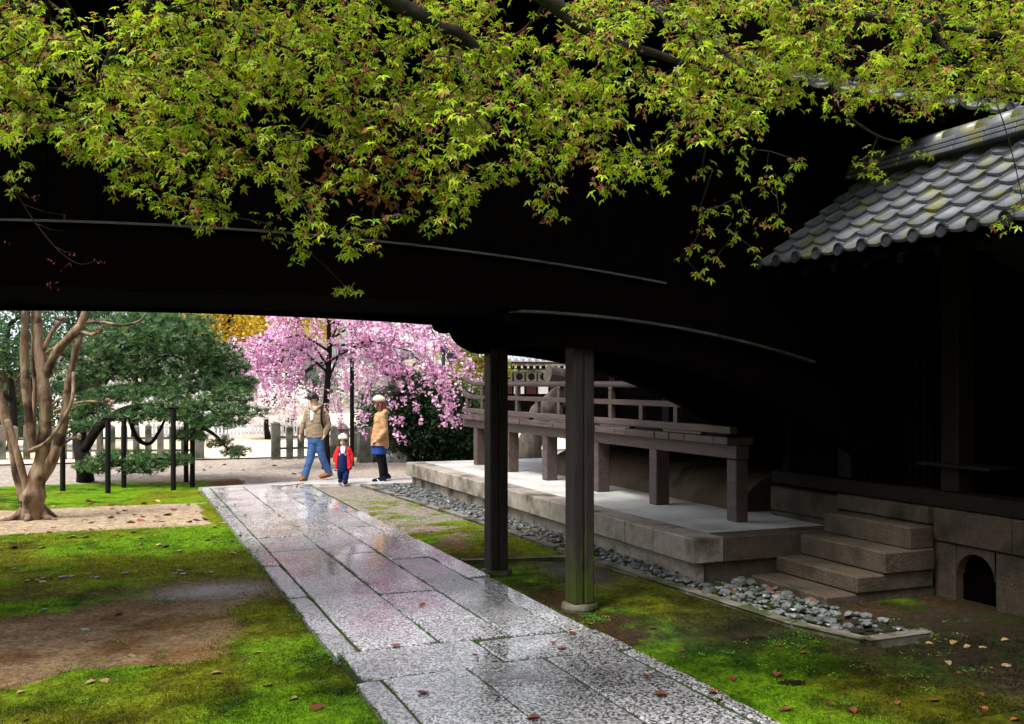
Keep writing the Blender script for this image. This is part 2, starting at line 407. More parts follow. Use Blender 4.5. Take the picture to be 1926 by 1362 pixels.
def scatter_mesh(name, tv, tf, pos, rot, scale, col, tipcol=None):
    n = len(pos); k = len(tv)
    V = np.einsum('nij,kj->nki', rot, tv) * scale[:, None, None] + pos[:, None, :]
    Fc = [(f[None, :, :] + (np.arange(n) * k)[:, None, None]).reshape(-1, f.shape[1]) for f in tf]
    C = np.repeat(col[:, None, :], k, axis=1).reshape(-1, 3)
    return np_mesh(name, V.reshape(-1, 3), Fc, C)
def rand_dirs(n, zlo=-1, zhi=1):
    z = RNG.uniform(zlo, zhi, n); a = RNG.uniform(0, 2 * math.pi, n); r = np.sqrt(np.maximum(1 - z * z, 0))
    return np.stack([r * np.cos(a), r * np.sin(a), z], axis=1)
# leaf templates (stem at origin, +Y towards the tip, unit length)
def lobed(angles, lens, w, droop=0.25):
    V = [(0, 0, 0)]; Fq = []
    for an, L in zip(angles, lens):
        a = math.radians(an); dx, dy = math.sin(a), math.cos(a); px, py = math.cos(a), -math.sin(a)
        b = len(V)
        V += [(dx * L * .5 - px * w * L, dy * L * .5 - py * w * L, 0.03), (dx * L, dy * L, -droop * L * L), (dx * L * .5 + px * w * L, dy * L * .5 + py * w * L, 0.03)]
        Fq.append((0, b, b + 1, b + 2))
    return np.array(V, dtype=float), [np.array(Fq)]
T_MAPLE = lobed([-125, -62, 0, 62, 125], [0.5, 0.85, 1.0, 0.85, 0.5], 0.17)
T_BLOSSOM = lobed([0, 72, 144, 216, 288], [0.55] * 5, 0.34, -0.15)
T_LEAF = (np.array([(0, 0, 0), (0.26, 0.45, 0.05), (0, 1, -0.1), (-0.26, 0.45, 0.05), (0, 0.5, -0.02)], dtype=float), [np.array([(0, 1, 4), (1, 2, 4), (2, 3, 4), (3, 0, 4)])])
def needle_template(n=13):
    V = []; Ft = []
    for i in range(n):
        a = 2 * math.pi * i / n * 2.4; el = math.radians(15 + 70 * ((i * 0.618) % 1))
        d = Vector((math.cos(a) * math.cos(el), math.sin(a) * math.cos(el), math.sin(el)))
        s = d.orthogonal().normalized() * 0.05
        b = len(V); V += [tuple(-s), tuple(s), tuple(d)]; Ft.append((b, b + 1, b + 2))
    return np.array(V), [np.array(Ft)]
T_NEEDLE = needle_template()
def palette(n, cols, jit=0.15):
    cols = np.array(cols); i = RNG.integers(0, len(cols), n)
    return np.clip(cols[i] * RNG.uniform(1 - jit, 1 + jit, (n, 1)) * RNG.uniform(1 - jit * .5, 1 + jit * .5, (n, 3)), 0, 1)
def leaves_obj(name, tmpl, pos, d, nrm, size, col, mat, parent, kind=None):
    o = origin_of(parent)
    me = scatter_mesh(name, tmpl[0], tmpl[1], pos - np.array(o), frames(d, nrm), size, col)
    ob = link(name, me, parent, mat)
    if kind: ob["kind"] = kind
    return ob

# ================================================================== THE SETTING: ground
PATH_L, PATH_R = 1.40, 3.34
def pcurve(pts):
    xs = np.array([p[1] for p in pts])[::-1]; ys = np.array([p[0] for p in pts])[::-1]
    return lambda v: np.interp(v, xs, ys)
KERB_PTS = [(4.20, 17.8), (4.42, 14.9), (4.58, 12.0), (4.66, 9.25), (4.78, 7.65), (4.86, 6.3), (5.03, 5.72)]
kerb_u = pcurve(KERB_PTS)
def axis_coords(lo, hi, step, far, ratio=1.22):
    a = list(np.arange(lo, hi + 1e-6, step)); s = step; x = hi; up = []
    while x < far: s *= ratio; x += s; up.append(x)
    s = step; x = lo; dn = []
    while x > -far: s *= ratio; x -= s; dn.append(x)
    return np.array(dn[::-1] + a + up)
HOLES = [(3.98, 5.19, 0.13, 0.10), (4.40, 6.22, 0.20, 0.07)]
def build_ground():
    U = axis_coords(-3.2, 7.2, 0.06, 900); Vv = axis_coords(4.0, 21.0, 0.075, 900)
    gu, gv = np.meshgrid(U, Vv)
    u, v = gu.ravel(), gv.ravel()
    vw = v + 1.1 * (fbm(u * 1.1 + 3, v * 1.1, 1) - .5)
    uw = u + 0.5 * (fbm(u * 1.5, v * 1.5 + 9, 2) - .5)
    big = fbm(u * .9, v * .9, 5); mid = fbm(u * 3, v * 3, 6); fine = fbm(u * 9, v * 9, 7, 3)
    L = u < 2.3
    moss = np.zeros_like(u); wet = np.zeros_like(u)
    # --- left of the path
    mossL = sstep(7.35, 6.9, vw + .35 * sstep(0.5, 1.3, u) * -1)
    bare1 = sstep(6.85, 7.3, vw) * sstep(9.1, 8.6, vw) * sstep(1.15, 0.55, uw)
    mossL = np.maximum(mossL, sstep(6.7, 7.2, vw) * sstep(9.2, 8.7, vw) * sstep(0.5, 1.1, uw) * .75)
    mossL = np.maximum(mossL, sstep(8.7, 9.2, vw) * (.55 + .5 * (mid - .4)) * sstep(14.2, 13.6, v + .4 * (mid - .5)))
    mossL = np.maximum(mossL, sstep(9.9, 10.4, vw) * sstep(13.9, 13.5, v + .5 * (mid - .5) + .12 * u) * .95)
    mossL = np.maximum(mossL, sstep(1.08, 1.28, u + .25 * (mid - .5)) * sstep(10, 11, v) * sstep(16.6, 16, v) * .9)
    mossL = np.maximum(mossL, sstep(16.2, 16.6, v + .5 * (mid - .5)) * sstep(20.6, 19.8, v + .6 * (big - .5)) * sstep(1.9, 1.5, u + .5 * (mid - .5)) * sstep(-6, -4, u))
    wpatch = np.exp(-(((u - .85) / .5) ** 2 + ((v - 9.35) / .42) ** 2)) * (0.5 + mid)
    mossL *= 1 - .9 * np.clip(wpatch * 1.3, 0, 1)
    wet = np.where(L, np.clip(wpatch, 0, 1), 0)
    # --- right of the path
    mossR = sstep(6.5, 6.1, v) * (1.0 - .55 * sstep(4.0, 5.2, uw)) * (0.65 + .7 * (mid - .1))
    mossR = np.maximum(mossR, sstep(6.1, 6.4, v) * sstep(10.1, 9.7, v) * np.clip(.55 + 1.3 * (big - .45) + .8 * (mid - .5), .12, .95))
    mossR = np.maximum(mossR, sstep(9.6, 9.8, v) * sstep(10.9, 10.0, v) * .9)
    mossR = np.maximum(mossR, sstep(10, 10.5, v) * sstep(14.2, 12.2, v) * np.clip(.45 + 2.2 * (mid - .5), 0, .8))
    mossR = np.maximum(mossR, sstep(13, 13.5, v) * sstep(17, 15.5, v) * np.clip(.3 + 2.2 * (mid - .5), 0, .6))
    mossR *= sstep(9.0, 8.0, u)
    moss = np.clip(np.where(L, mossL, mossR), 0, 1)
    wg = np.exp(-(((u - 4.3) / .3) ** 2 + ((v - 8.9) / .7) ** 2)) * (.4 + mid)
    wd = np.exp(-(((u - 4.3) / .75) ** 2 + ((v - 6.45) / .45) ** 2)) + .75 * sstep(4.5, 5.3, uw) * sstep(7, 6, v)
    wet = np.clip(np.where(L, wet, np.maximum(wg, wd * .8)), 0, 1)
    moss = np.where(L, moss, moss * (1 - .75 * np.clip(wg * 1.4, 0, 1)))
    # --- base colours; right of the path darker on the near side
    gravel = np.array([.285, .245, .205]); soil = np.array([.12, .066, .027]); pale = np.array([.31, .235, .155])
    mg1 = np.array([.014, .040, .002]); mg2 = np.array([.095, .185, .005]); mo = np.array([.085, .068, .005])
    nearL = L & (v < 20.5)
    isgravel = np.clip(np.where(L, sstep(19.8, 20.6, v + .6 * (big - .5)), sstep(10.5, 13.0, v)), 0, 1)[:, None]
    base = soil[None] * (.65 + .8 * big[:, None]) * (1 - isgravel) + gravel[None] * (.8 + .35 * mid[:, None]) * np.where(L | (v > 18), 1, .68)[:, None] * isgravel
    palemask = np.where(nearL, np.maximum(bare1 * .28 * sstep(.35, .6, mid), sstep(13.4, 13.8, v) * sstep(16.8, 16.3, v)), 0)[:, None]
    base = base * (1 - palemask) + pale[None] * (.85 + .3 * mid[:, None]) * palemask
    wetsoil = np.array([.035, .03, .026])
    base = base * (1 - .85 * wet[:, None]) + np.where(L, 2.4, 1.0)[:, None] * wetsoil[None] * .85 * wet[:, None]
    t = sstep(.32, .68, .55 * mid + .45 * fine + np.where(L, .13 * sstep(9.8, 10.8, v) * sstep(-1.5, .3, u) + .03, 0))[:, None]
    mcol = mg1[None] * (1 - t) + mg2[None] * t
    ol = (sstep(.44, .68, big) * .7)[:, None]
    mcol = mcol * (1 - ol) + mo[None] * (.6 + .8 * t) * ol
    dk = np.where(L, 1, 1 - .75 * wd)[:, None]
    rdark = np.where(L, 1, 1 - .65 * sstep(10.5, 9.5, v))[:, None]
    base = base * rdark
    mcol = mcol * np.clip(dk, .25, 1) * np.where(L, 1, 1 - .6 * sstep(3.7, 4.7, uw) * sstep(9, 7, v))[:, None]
    fargreen = sstep(70, 110, np.hypot(u, v))[:, None]
    base = base * (1 - fargreen) + np.array([.1, .11, .06])[None] * fargreen
    col = mcol
    z = moss * (.018 * (mid - .3) + .012 * (fine - .4)) + .02 * (big - .5) * sstep(25, 15, v)
    z -= .015 * bare1
    for (hx, hy, rx, ry) in HOLES:
        z -= .045 * np.exp(-(((u - hx) / rx) ** 2 + ((v - hy) / ry) ** 2) ** 2)
    inpath = (u > PATH_L - .03) & (u < PATH_R + .03) & (v < 18.4)
    z = np.where(inpath, -.05, z - .012)
    strip = (u > kerb_u(v)) & (u < 5.5) & (v > 5.6) & (v < 18)
    z = np.where(strip, -.045, z)
    z = np.where((v > 18.1) & (v < 19.6) & (u > 1.2), -.03, z)
    z = z * sstep(40, 25, np.hypot(u - 2, v - 10)) - .012
    nu, nv = len(U), len(Vv)
    idx = np.arange(nu * nv).reshape(nv, nu)
    quads = np.stack([idx[:-1, :-1], idx[:-1, 1:], idx[1:, 1:], idx[1:, :-1]], axis=-1).reshape(-1, 4)
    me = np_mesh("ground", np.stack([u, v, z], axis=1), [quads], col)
    a = me.attributes.new("Wet", 'FLOAT', 'POINT'); a.data.foreach_set("value", wet.astype(np.float32))
    a = me.attributes.new("Moss", 'FLOAT', 'POINT'); a.data.foreach_set("value", moss.astype(np.float32))
    a = me.attributes.new("Soil", 'FLOAT_COLOR', 'POINT'); b4 = np.ones((len(u), 4), dtype=np.float32); b4[:, :3] = base; a.data.foreach_set("color", b4.reshape(-1))
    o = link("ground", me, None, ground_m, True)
    tag(o, "mossy garden ground with bare soil patches and pale gravel", kind="structure")
    zf = z.reshape(nv, nu); mf = moss.reshape(nv, nu)
    def sample(F):
        def f(x, y):
            i = np.clip(np.searchsorted(U, x) - 1, 0, nu - 2); j = np.clip(np.searchsorted(Vv, y) - 1, 0, nv - 2)
            tx = (x - U[i]) / (U[i + 1] - U[i]); ty = (y - Vv[j]) / (Vv[j + 1] - Vv[j])
            return (F[j, i] * (1 - tx) + F[j, i + 1] * tx) * (1 - ty) + (F[j + 1, i] * (1 - tx) + F[j + 1, i + 1] * tx) * ty
        return f
    return sample(zf), sample(mf), sample(col[:, 0].reshape(nv, nu)), sample(col[:, 1].reshape(nv, nu)), sample(col[:, 2].reshape(nv, nu))
gz, gmoss, gcr, gcg, gcb = build_ground()

# courtyard beyond the fence
me = MB().add([(-60, 25.45, .012), (60, 25.45, .012), (60, 62, .012), (-60, 62, .012)], [(0, 1, 2, 3)])
tag(me.build("courtyard", far_gravel), "pale sandy courtyard beyond the stone fence", kind="structure")
# paved cross path on which the family walks
mb = MB()
pts = [(1.45, 18.36), (3.4, 18.36), (4.2, 18.0), (4.8, 17.95), (9, 17.95), (9, 18.9), (5.2, 19.0), (4.4, 19.25), (3.2, 19.0), (2.2, 18.72), (1.4, 18.5)]
dense = []
for i in range(len(pts)):
    a, b = Vector(pts[i]), Vector(pts[(i + 1) % len(pts)])
    for k in range(6):
        p = a.lerp(b, k / 6); dense.append((p.x + random.uniform(-.03, .03), p.y + random.uniform(-.03, .03)))
n = len(dense)
mb.add([(p[0], p[1], .006) for p in dense] + [(p[0], p[1], -.06) for p in dense], [tuple(range(n))] + [(i, i + n, (i + 1) % n + n, (i + 1) % n) for i in range(n)])
tag(mb.build("cross_path", cross_mat), "smooth grey paving crossing the end of the stone path", kind="structure")

# ------------------------------------------------------------------ stone path
path = thing("stone_path", "wet grey stone slab path leading under the corridor", None, (2.37, 11, 0), kind="structure")
bed = MB().box(PATH_L + .02, PATH_R - .02, 3.2, 18.34, -.06, .004)
bed.build("joint_bed", pmat("joint_soil", (.012, .016, .006), (.04, .06, .012), scale=25, rough=(.9, .95), bump=.5), path)
def slab_mesh(u0, u1, v0, v1, top, parent, name="slab", gap=.006, tilt=.004, mat=None, bot=-.05, jit=.004):
    u0 += gap; u1 -= gap; v0 += gap; v1 -= gap
    def side(a, b):
        L = (Vector(b) - Vector(a)).length; k = max(2, int(L / .16)); out = []
        for i in range(k):
            p = Vector(a).lerp(Vector(b), i / k)
            j = 0 if i == 0 else jit
            out.append((p.x + random.uniform(-j, j), p.y + random.uniform(-j, j)))
        return out
    c = .012
    ring = side((u0 + c, v0), (u1 - c, v0)) + side((u1, v0 + c), (u1, v1 - c)) + side((u1 - c, v1), (u0 + c, v1)) + side((u0, v1 - c), (u0, v0 + c))
    n = len(ring); cu, cv = (u0 + u1) / 2, (v0 + v1) / 2
    tx, ty = random.uniform(-tilt, tilt), random.uniform(-tilt, tilt) * .6
    def zt(p): return top + (p[0] - cu) / max(u1 - u0, .1) * 2 * tx + (p[1] - cv) / max(v1 - v0, .1) * 2 * ty
    ins = []
    for p in ring:
        q = Vector((cu - p[0], cv - p[1])); qx = max(-.011, min(.011, q.x)); qy = max(-.011, min(.011, q.y)); ins.append((p[0] + qx, p[1] + qy))
    mb = MB()
    vs = [(p[0], p[1], bot) for p in ring] + [(p[0], p[1], zt(p) - .009) for p in ring] + [(p[0], p[1], zt(p)) for p in ins]
    fs = [(i, (i + 1) % n, n + (i + 1) % n, n + i) for i in range(n)] + [(n + i, n + (i + 1) % n, 2 * n + (i + 1) % n, 2 * n + i) for i in range(n)] + [tuple(2 * n + i for i in range(n))]
    mb.add(vs, fs)
    return mb.build(name, mat or slab_m, parent)
S = []
S += [(1.40, 1.57, 12.34, 15.4), (1.40, 1.57, 15.4, 18.34), (1.39, 1.57, 10.19, 12.34), (1.385, 1.56, 8.6, 10.19), (1.38, 1.56, 6.66, 8.6)]
S += [(1.57, 2.145, 6.74, 11.08), (1.57, 2.145, 11.08, 12.12), (1.57, 2.145, 12.12, 15.3), (1.57, 2.145, 15.3, 18.34)]
S += [(2.145, 2.67, 6.74, 7.35), (2.145, 2.67, 7.35, 8.47), (2.145, 2.67, 8.47, 10.6), (2.145, 2.67, 10.6, 13.65), (2.145, 2.67, 13.65, 18.34)]
S += [(2.67, 3.11, 6.70, 8.80), (2.67, 3.11, 8.80, 10.1), (2.67, 3.11, 10.1, 12.6), (2.67, 3.10, 12.6, 15.6), (2.67, 3.08, 15.6, 18.34)]
S += [(3.11, 3.34, 6.68, 8.9), (3.11, 3.34, 8.9, 11.4), (3.10, 3.32, 11.4, 14.2), (3.08, 3.28, 14.2, 18.3)]
S += [(1.42, 2.39, 6.05, 6.72), (2.39, 3.36, 6.12, 6.68)]
S += [(1.37, 1.545, 4.5, 6.03), (1.545, 2.12, 4.5, 6.05), (1.37, 2.12, 3.3, 4.5), (2.12, 2.68, 5.60, 6.11), (2.12, 2.68, 4.2, 5.60), (2.12, 2.68, 3.3, 4.2),
      (2.68, 3.23, 4.86, 6.11), (2.68, 3.23, 3.3, 4.86), (3.24, 3.37, 4.95, 6.11), (3.24, 3.37, 3.3, 4.95)]
random.seed(11)
for (a, b, c, d) in S:
    kerbish = (b - a) < .26
    slab_mesh(a, b, c, d, .018 + random.uniform(-.006, .006) - (.006 if kerbish else 0), path, "kerb_slab" if kerbish else "slab")

# moss growing out of the joints: uncountable
def blades(name, n, pts_fn, size, cols, parent=None, label=None):
    pos = pts_fn(n); n = len(pos)
    d = rand_dirs(n, .35, 1.0); nr = rand_dirs(n, -.3, .6)
    tv = np.array([(-.16, 0, 0), (.16, 0, 0), (0, 1, 0)], dtype=float); tf = [np.array([(0, 1, 2)])]
    sc = size * RNG.uniform(.5, 1.3, n)
    me = scatter_mesh(name, tv, tf, pos, frames(d, nr), sc, cols if isinstance(cols, np.ndarray) else palette(n, cols, .3))
    o = link(name, me, parent, leaf_m)
    o["kind"] = "stuff"
    if label: o["label"] = label
    return o
def joint_pts(n):
    P = []
    lines = []
    for (a, b, c, d) in S: lines += [((a, c), (a, d)), ((b, c), (b, d)), ((a, c), (b, c))]
    for k in range(n // 30):
        l = random.choice(lines); t = random.random(); c = Vector(l[0]).lerp(Vector(l[1]), t)
        if vnoise(np.array([c.x * 4]), np.array([c.y * 1.3]), 9)[0] < .5: continue
        for q in range(30):
            P.append((c.x + random.gauss(0, .008), c.y + random.gauss(0, .05), random.uniform(.0, .012)))
    return np.array(P)
tag(blades("joint_moss", 16000, joint_pts, .020, [(.07, .16, .01), (.12, .2, .015), (.05, .11, .01)]), "bright green moss sprouting from the joints of the stone path")
def moss_pts(n):
    # denser near the camera; only where moss grows
    v = 4.2 + 9.5 * RNG.random(n * 3) ** 1.7
    u = np.where(RNG.random(n * 3) < .6, RNG.uniform(-1.6, PATH_L - .01, n * 3), RNG.uniform(PATH_R + .02, 6.6, n * 3))
    m = gmoss(u, v); keep = RNG.random(n * 3) < m * np.clip(fbm(u * 5, v * 5, 41, 3) * 2.4 - .55, 0.03, 1)
    keep &= ~((u > kerb_u(v) - .06) & (v > 5.6))
    u, v = u[keep][:n], v[keep][:n]
    return np.stack([u, v, gz(u, v) - .002], axis=1)
mp_ = moss_pts(150000)
mc = np.stack([gcr(mp_[:, 0], mp_[:, 1]), gcg(mp_[:, 0], mp_[:, 1]), gcb(mp_[:, 0], mp_[:, 1])], axis=1) * RNG.uniform(.5, 2.1, (len(mp_), 1))
tag(blades("moss_tufts", len(mp_), lambda n: mp_, .021, mc), "short green moss and grass covering the ground beside the path")

# puddles in the hollows
for i, (hx, hy, rx, ry) in enumerate(HOLES):
    n = 28; ring = [(hx + math.cos(2 * math.pi * k / n) * rx * 1.05 * (1 + .15 * math.sin(3 * k + i)), hy + math.sin(2 * math.pi * k / n) * ry * 1.05) for k in range(n)]
    zz = float(gz(np.array([hx]), np.array([hy]))[0]) + .016
    mb = MB().add([(p[0], p[1], zz) for p in ring], [tuple(range(n))])
    o = mb.build("puddle", puddle_mat)
    tag(o, "small dark rain puddle in a hollow of the moss", kind="structure")

# ------------------------------------------------------------------ kerb of the pebble drain, cross kerb
def kerb_run(parent, pts, w, z0, z1, mat, name="kerb_stone"):
    for (a, b) in zip(pts[:-1], pts[1:]):
        A, B = Vector(a), Vector(b); L = (B - A).length; k = max(1, round(L / .95))
        t = (B - A).normalized(); nrm = Vector((t.y, -t.x))
        for i in range(k):
            p, q = A.lerp(B, i / k) + t * .005, A.lerp(B, (i + 1) / k) - t * .005
            dz = random.uniform(-.008, .008); ds = random.uniform(-.008, .008)
            bm = bmesh.new(); bmesh.ops.create_cube(bm, size=1)
            for vx in bm.verts:
                c = p.lerp(q, vx.co.x + .5) + nrm * (vx.co.y * w + ds)
                vx.co = Vector((c.x, c.y, z0 if vx.co.z < 0 else z1 + dz))
            bmesh.ops.bevel(bm, geom=bm.edges[:], offset=.012, segments=1, affect='EDGES')
            MB().bm(bm).build(name, mat, parent)
drain = thing("pebble_drain", "drain of grey pebbles with a stone kerb under the eaves", None, (4.6, 10, 0), kind="structure")
kerb_m = pmat('kerb_stone', (.09, .08, .06), (.2, .18, .145), scale=10, rough=(.7, .9), bump=.7, bump_scale=40, c3=(.035, .045, .012), c3_scale=2.4, c3_range=(.46, .6), obj_var=.15)
kerb_run(drain, KERB_PTS + [(5.62, 5.74)], .10, -.08, .014, kerb_m)
ck = thing("cross_kerb", "thin stone kerb between the path and the pebble drain", None, (3.9, 9.8, 0), kind="structure")
kerb_run(ck, [(3.37, 9.84), (4.60, 9.62)], .07, -.06, .016, kerb_m)
# pebbles
random.seed(5)
def pebble_variants(k):
    out = []
    for i in range(k):
        bm = bmesh.new(); bmesh.ops.create_icosphere(bm, subdivisions=1, radius=.5)
        for q in bm.verts:
            q.co *= 1 + .35 * (mnoise.noise(q.co * 1.7 + Vector((i * 7.3, 0, 0))))
            q.co.z *= .5; q.co.x *= 1.25
        me = bpy.data.meshes.new("pebble"); bm.to_mesh(me); bm.free(); me.materials.append(pebble_mat); out.append(me)
    return out
PEB = pebble_variants(7)
spots = []
for k in range(9000):
    v = 5.8 + 12.0 * random.random(); u = random.uniform(4.2, 5.6)
    ku = float(kerb_u(v)) + .075
    edge = 5.10 if v > 7.95 else (5.52 if v > 6.75 else 5.95)
    if u < ku or u > edge: continue
    if v < 6.6 and u > 5.4 - (6.6 - v) * .5 and random.random() < .8: continue
    sz = random.choice([.05, .06, .07, .085, .10]) * random.uniform(.8, 1.2)
    ok = True
    for (a, b, s) in spots[-700:]:
        if (a - u) ** 2 + (b - v) ** 2 < (.42 * (s + sz)) ** 2: ok = False; break
    if ok: spots.append((u, v, sz))
spots.sort(key=lambda s: s[1])
mbs = MB()
for i, (u, v, sz) in enumerate(spots):
    R_ = Matrix.Rotation(random.uniform(0, 6.28), 4, 'Z') @ Matrix.Rotation(random.uniform(-.4, .4), 4, 'X')
    z = -.035 + random.uniform(0, .035) + sz * .18
    if i < 290:
        o = bpy.data.objects.new("pebble", PEB[i % 7]); COL.objects.link(o); o.parent = drain
        o.location = Vector((u, v, z)) - Vector(drain.location); o.rotation_euler = R_.to_euler(); o.scale = (sz, sz, sz)
    else:
        M = Matrix.Translation((u, v, z)) @ R_ @ Matrix.Scale(sz, 4); me = PEB[i % 7]
        mbs.add([(M @ q.co)[:] for q in me.vertices], [tuple(p.vertices) for p in me.polygons])
o = mbs.build("far_pebbles", pebble_mat, drain); o["kind"] = "stuff"
# line of dark stones in the left moss
random.seed(9)
for i, (px, py) in enumerate([(52, 1090), (70, 1088), (80, 1084), (118, 1085), (135, 1083), (172, 1083), (182, 1085), (235, 1078), (330, 1077), (345, 1078), (338, 1072), (398, 1075), (84, 1143), (160, 1176), (28, 1068)]):
    p = gp(px, py); me = PEB[i % 7]
    o = bpy.data.objects.new("stone", me); COL.objects.link(o); s = random.uniform(.045, .085)
    o.location = (p[0], p[1], float(gz(np.array([p[0]]), np.array([p[1]]))[0]) + s * .12); o.scale = (s, s * .8, s * .8); o.rotation_euler = (0, 0, random.uniform(0, 3))
    tag(o, "flat dark wet stone half sunk in the moss left of the path", "stone", "dark stones lying in the moss")

# ================================================================== stone platform
plat = thing("stone_platform", "low granite platform with pale plaster top under the veranda", "platform", (5.9, 13, 0))
PV0, PV1, PU0, PT = 8.0, 17.85, 5.02, .40
joints = [PV0, 8.75, 9.35, 10.5, 11.3, 12.6, 13.9, 15.0, 16.3, PV1]
random.seed(3)
for a, b in zip(joints[:-1], joints[1:]):
    MB().box(PU0 + random.uniform(-.004, .004), PU0 + .34, a + .004, b - .004, .16, PT + random.uniform(-.002, .002), .012).build("coping_stone", granite, plat)
for a, b in zip([5.36, 6.3, 7.2], [6.3, 7.2, 8.4]):
    MB().box(a + .004, b - .004, PV0, PV0 + .3, .16, PT - .001, .012).build("coping_stone", step_granite, plat)
for a in np.arange(PV0 + .1, PV1 - .1, 1.3):
    MB().box(PU0 + .09, PU0 + .34, a + .004, min(a + 1.296, PV1 - .08), -.05, .158, .008).build("base_stone", granite, plat)
MB().box(5.362, 9.5, PV0 + .302, PV1 - .002, -.05, PT - .004).build("plaster_top", plaster_floor, plat)
MB().box(5.2, 8.4, PV0 + .06, PV0 + .3, -.05, .158).build("base_end", step_granite, plat)

# ------------------------------------------------------------------ stone steps
steps = thing("stone_steps", "four rough granite steps climbing from the pebble drain", "steps", (6.1, 7.3, 0))
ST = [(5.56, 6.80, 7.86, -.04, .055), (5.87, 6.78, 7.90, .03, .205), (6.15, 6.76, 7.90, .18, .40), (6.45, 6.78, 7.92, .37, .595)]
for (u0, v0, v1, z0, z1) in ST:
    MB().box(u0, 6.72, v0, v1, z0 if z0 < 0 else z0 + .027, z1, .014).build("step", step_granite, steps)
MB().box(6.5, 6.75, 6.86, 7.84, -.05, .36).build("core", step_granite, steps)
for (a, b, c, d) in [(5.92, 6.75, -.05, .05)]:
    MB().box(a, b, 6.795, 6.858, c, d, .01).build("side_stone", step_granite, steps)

# ================================================================== temple building on the right
bld = thing("temple_building", "dark wooden temple building on a granite footing beside the steps", "building", (8.2, 5.5, 0))
FU = 6.76
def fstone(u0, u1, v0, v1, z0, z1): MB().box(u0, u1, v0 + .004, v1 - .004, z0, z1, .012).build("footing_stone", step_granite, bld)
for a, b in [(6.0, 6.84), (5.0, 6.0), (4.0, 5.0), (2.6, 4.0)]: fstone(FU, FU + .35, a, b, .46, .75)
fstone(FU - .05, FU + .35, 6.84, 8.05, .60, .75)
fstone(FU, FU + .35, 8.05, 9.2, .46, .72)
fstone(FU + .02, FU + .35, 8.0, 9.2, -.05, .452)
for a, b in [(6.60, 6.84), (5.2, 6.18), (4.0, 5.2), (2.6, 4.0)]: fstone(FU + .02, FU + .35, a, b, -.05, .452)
# arched vent between the lower stones
arch = [(6.185, -.05)] + [(6.39 - .2 * math.cos(math.pi * k / 10), .2 + .2 * math.sin(math.pi * k / 10)) for k in range(11)] + [(6.595, -.05), (6.595, .452), (6.185, .452)]
mb = MB(); n = len(arch)
for k in range(10):
    a0, a1 = arch[1 + k], arch[2 + k]
    mb.add([(FU + .03, a0[0], a0[1]), (FU + .03, a1[0], a1[1]), (FU + .03, a1[0], .452), (FU + .03, a0[0], .452), (FU + .33, a0[0], a0[1]), (FU + .33, a1[0], a1[1])], [(0, 1, 2, 3), (0, 4, 5, 1)])
mb.build("vent_arch", step_granite, bld)
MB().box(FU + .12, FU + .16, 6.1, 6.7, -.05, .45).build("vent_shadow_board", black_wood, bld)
# timber: sill, corner posts, boarded wall, lattice doors, floor
MB().box(FU + .02, FU + .26, 2.6, 9.2, .755, .90, .01).build("sill", dark_wood, bld)
for vv in (2.75, 4.2, 5.7, 6.7, 8.05, 9.05): MB().box(FU + .05, FU + .25, vv - .1, vv + .1, .90, 3.3, .012).build("post", dark_wood, bld)
for k in range(8):
    for (a, b) in [(2.85, 4.1), (4.3, 5.6), (8.15, 8.95)]:
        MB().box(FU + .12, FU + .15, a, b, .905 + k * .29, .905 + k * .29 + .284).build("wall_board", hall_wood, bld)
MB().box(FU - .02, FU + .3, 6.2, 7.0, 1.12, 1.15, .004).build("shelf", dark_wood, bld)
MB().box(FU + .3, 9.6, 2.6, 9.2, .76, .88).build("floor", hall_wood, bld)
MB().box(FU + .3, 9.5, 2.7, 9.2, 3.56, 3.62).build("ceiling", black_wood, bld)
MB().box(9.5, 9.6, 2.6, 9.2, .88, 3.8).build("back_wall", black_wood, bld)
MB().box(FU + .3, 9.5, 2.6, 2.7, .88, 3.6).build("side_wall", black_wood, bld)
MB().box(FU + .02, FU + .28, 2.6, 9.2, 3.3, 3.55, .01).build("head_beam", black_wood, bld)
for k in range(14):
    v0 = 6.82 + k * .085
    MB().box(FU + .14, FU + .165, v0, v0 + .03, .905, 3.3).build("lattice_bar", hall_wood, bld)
# pantile roof facing the path
PITCH, EX, TW = math.radians(36), .205, .262
def pantile(w, l, thick=.024):
    """one S-section tile: x across, y up the slope; concave pan with a raised right roll, lip at the lower end"""
    n = 9; prof = []
    for i in range(n):
        t = i / (n - 1); x = (t - .5) * w * 1.06
        z = -.034 * math.sin(math.pi * min(t / .86, 1.0)) + (.010 * math.sin(math.pi * (t - .86) / .14 * .5) if t > .86 else 0)
        prof.append((x, z))
    V = []
    for (y, dz) in ((0, .016), (l, -.022)):
        V += [(x, y, z + dz) for x, z in prof] + [(x, y, z + dz - thick) for x, z in prof]
    Fc = []
    for i in range(n - 1):
        Fc += [(i, i + 1, 2 * n + i + 1, 2 * n + i), (n + i + 1, n + i, 3 * n + i, 3 * n + i + 1), (i + 1, i, n + i, n + i + 1)]
    Fc += [(0, 2 * n, 3 * n, n), (n - 1, 2 * n - 1, 4 * n - 1, 3 * n - 1)]
    me = bpy.data.meshes.new("pantile"); me.from_pydata(V, [], Fc); me.update(); me.materials.append(tile_mat)
    me.polygons.foreach_set("use_smooth", [f[0] < n and len(f) == 4 and abs(f[0] - f[1]) == 1 and f[2] >= 2 * n for f in Fc])
    return me
TILE = pantile(TW, EX + .05)
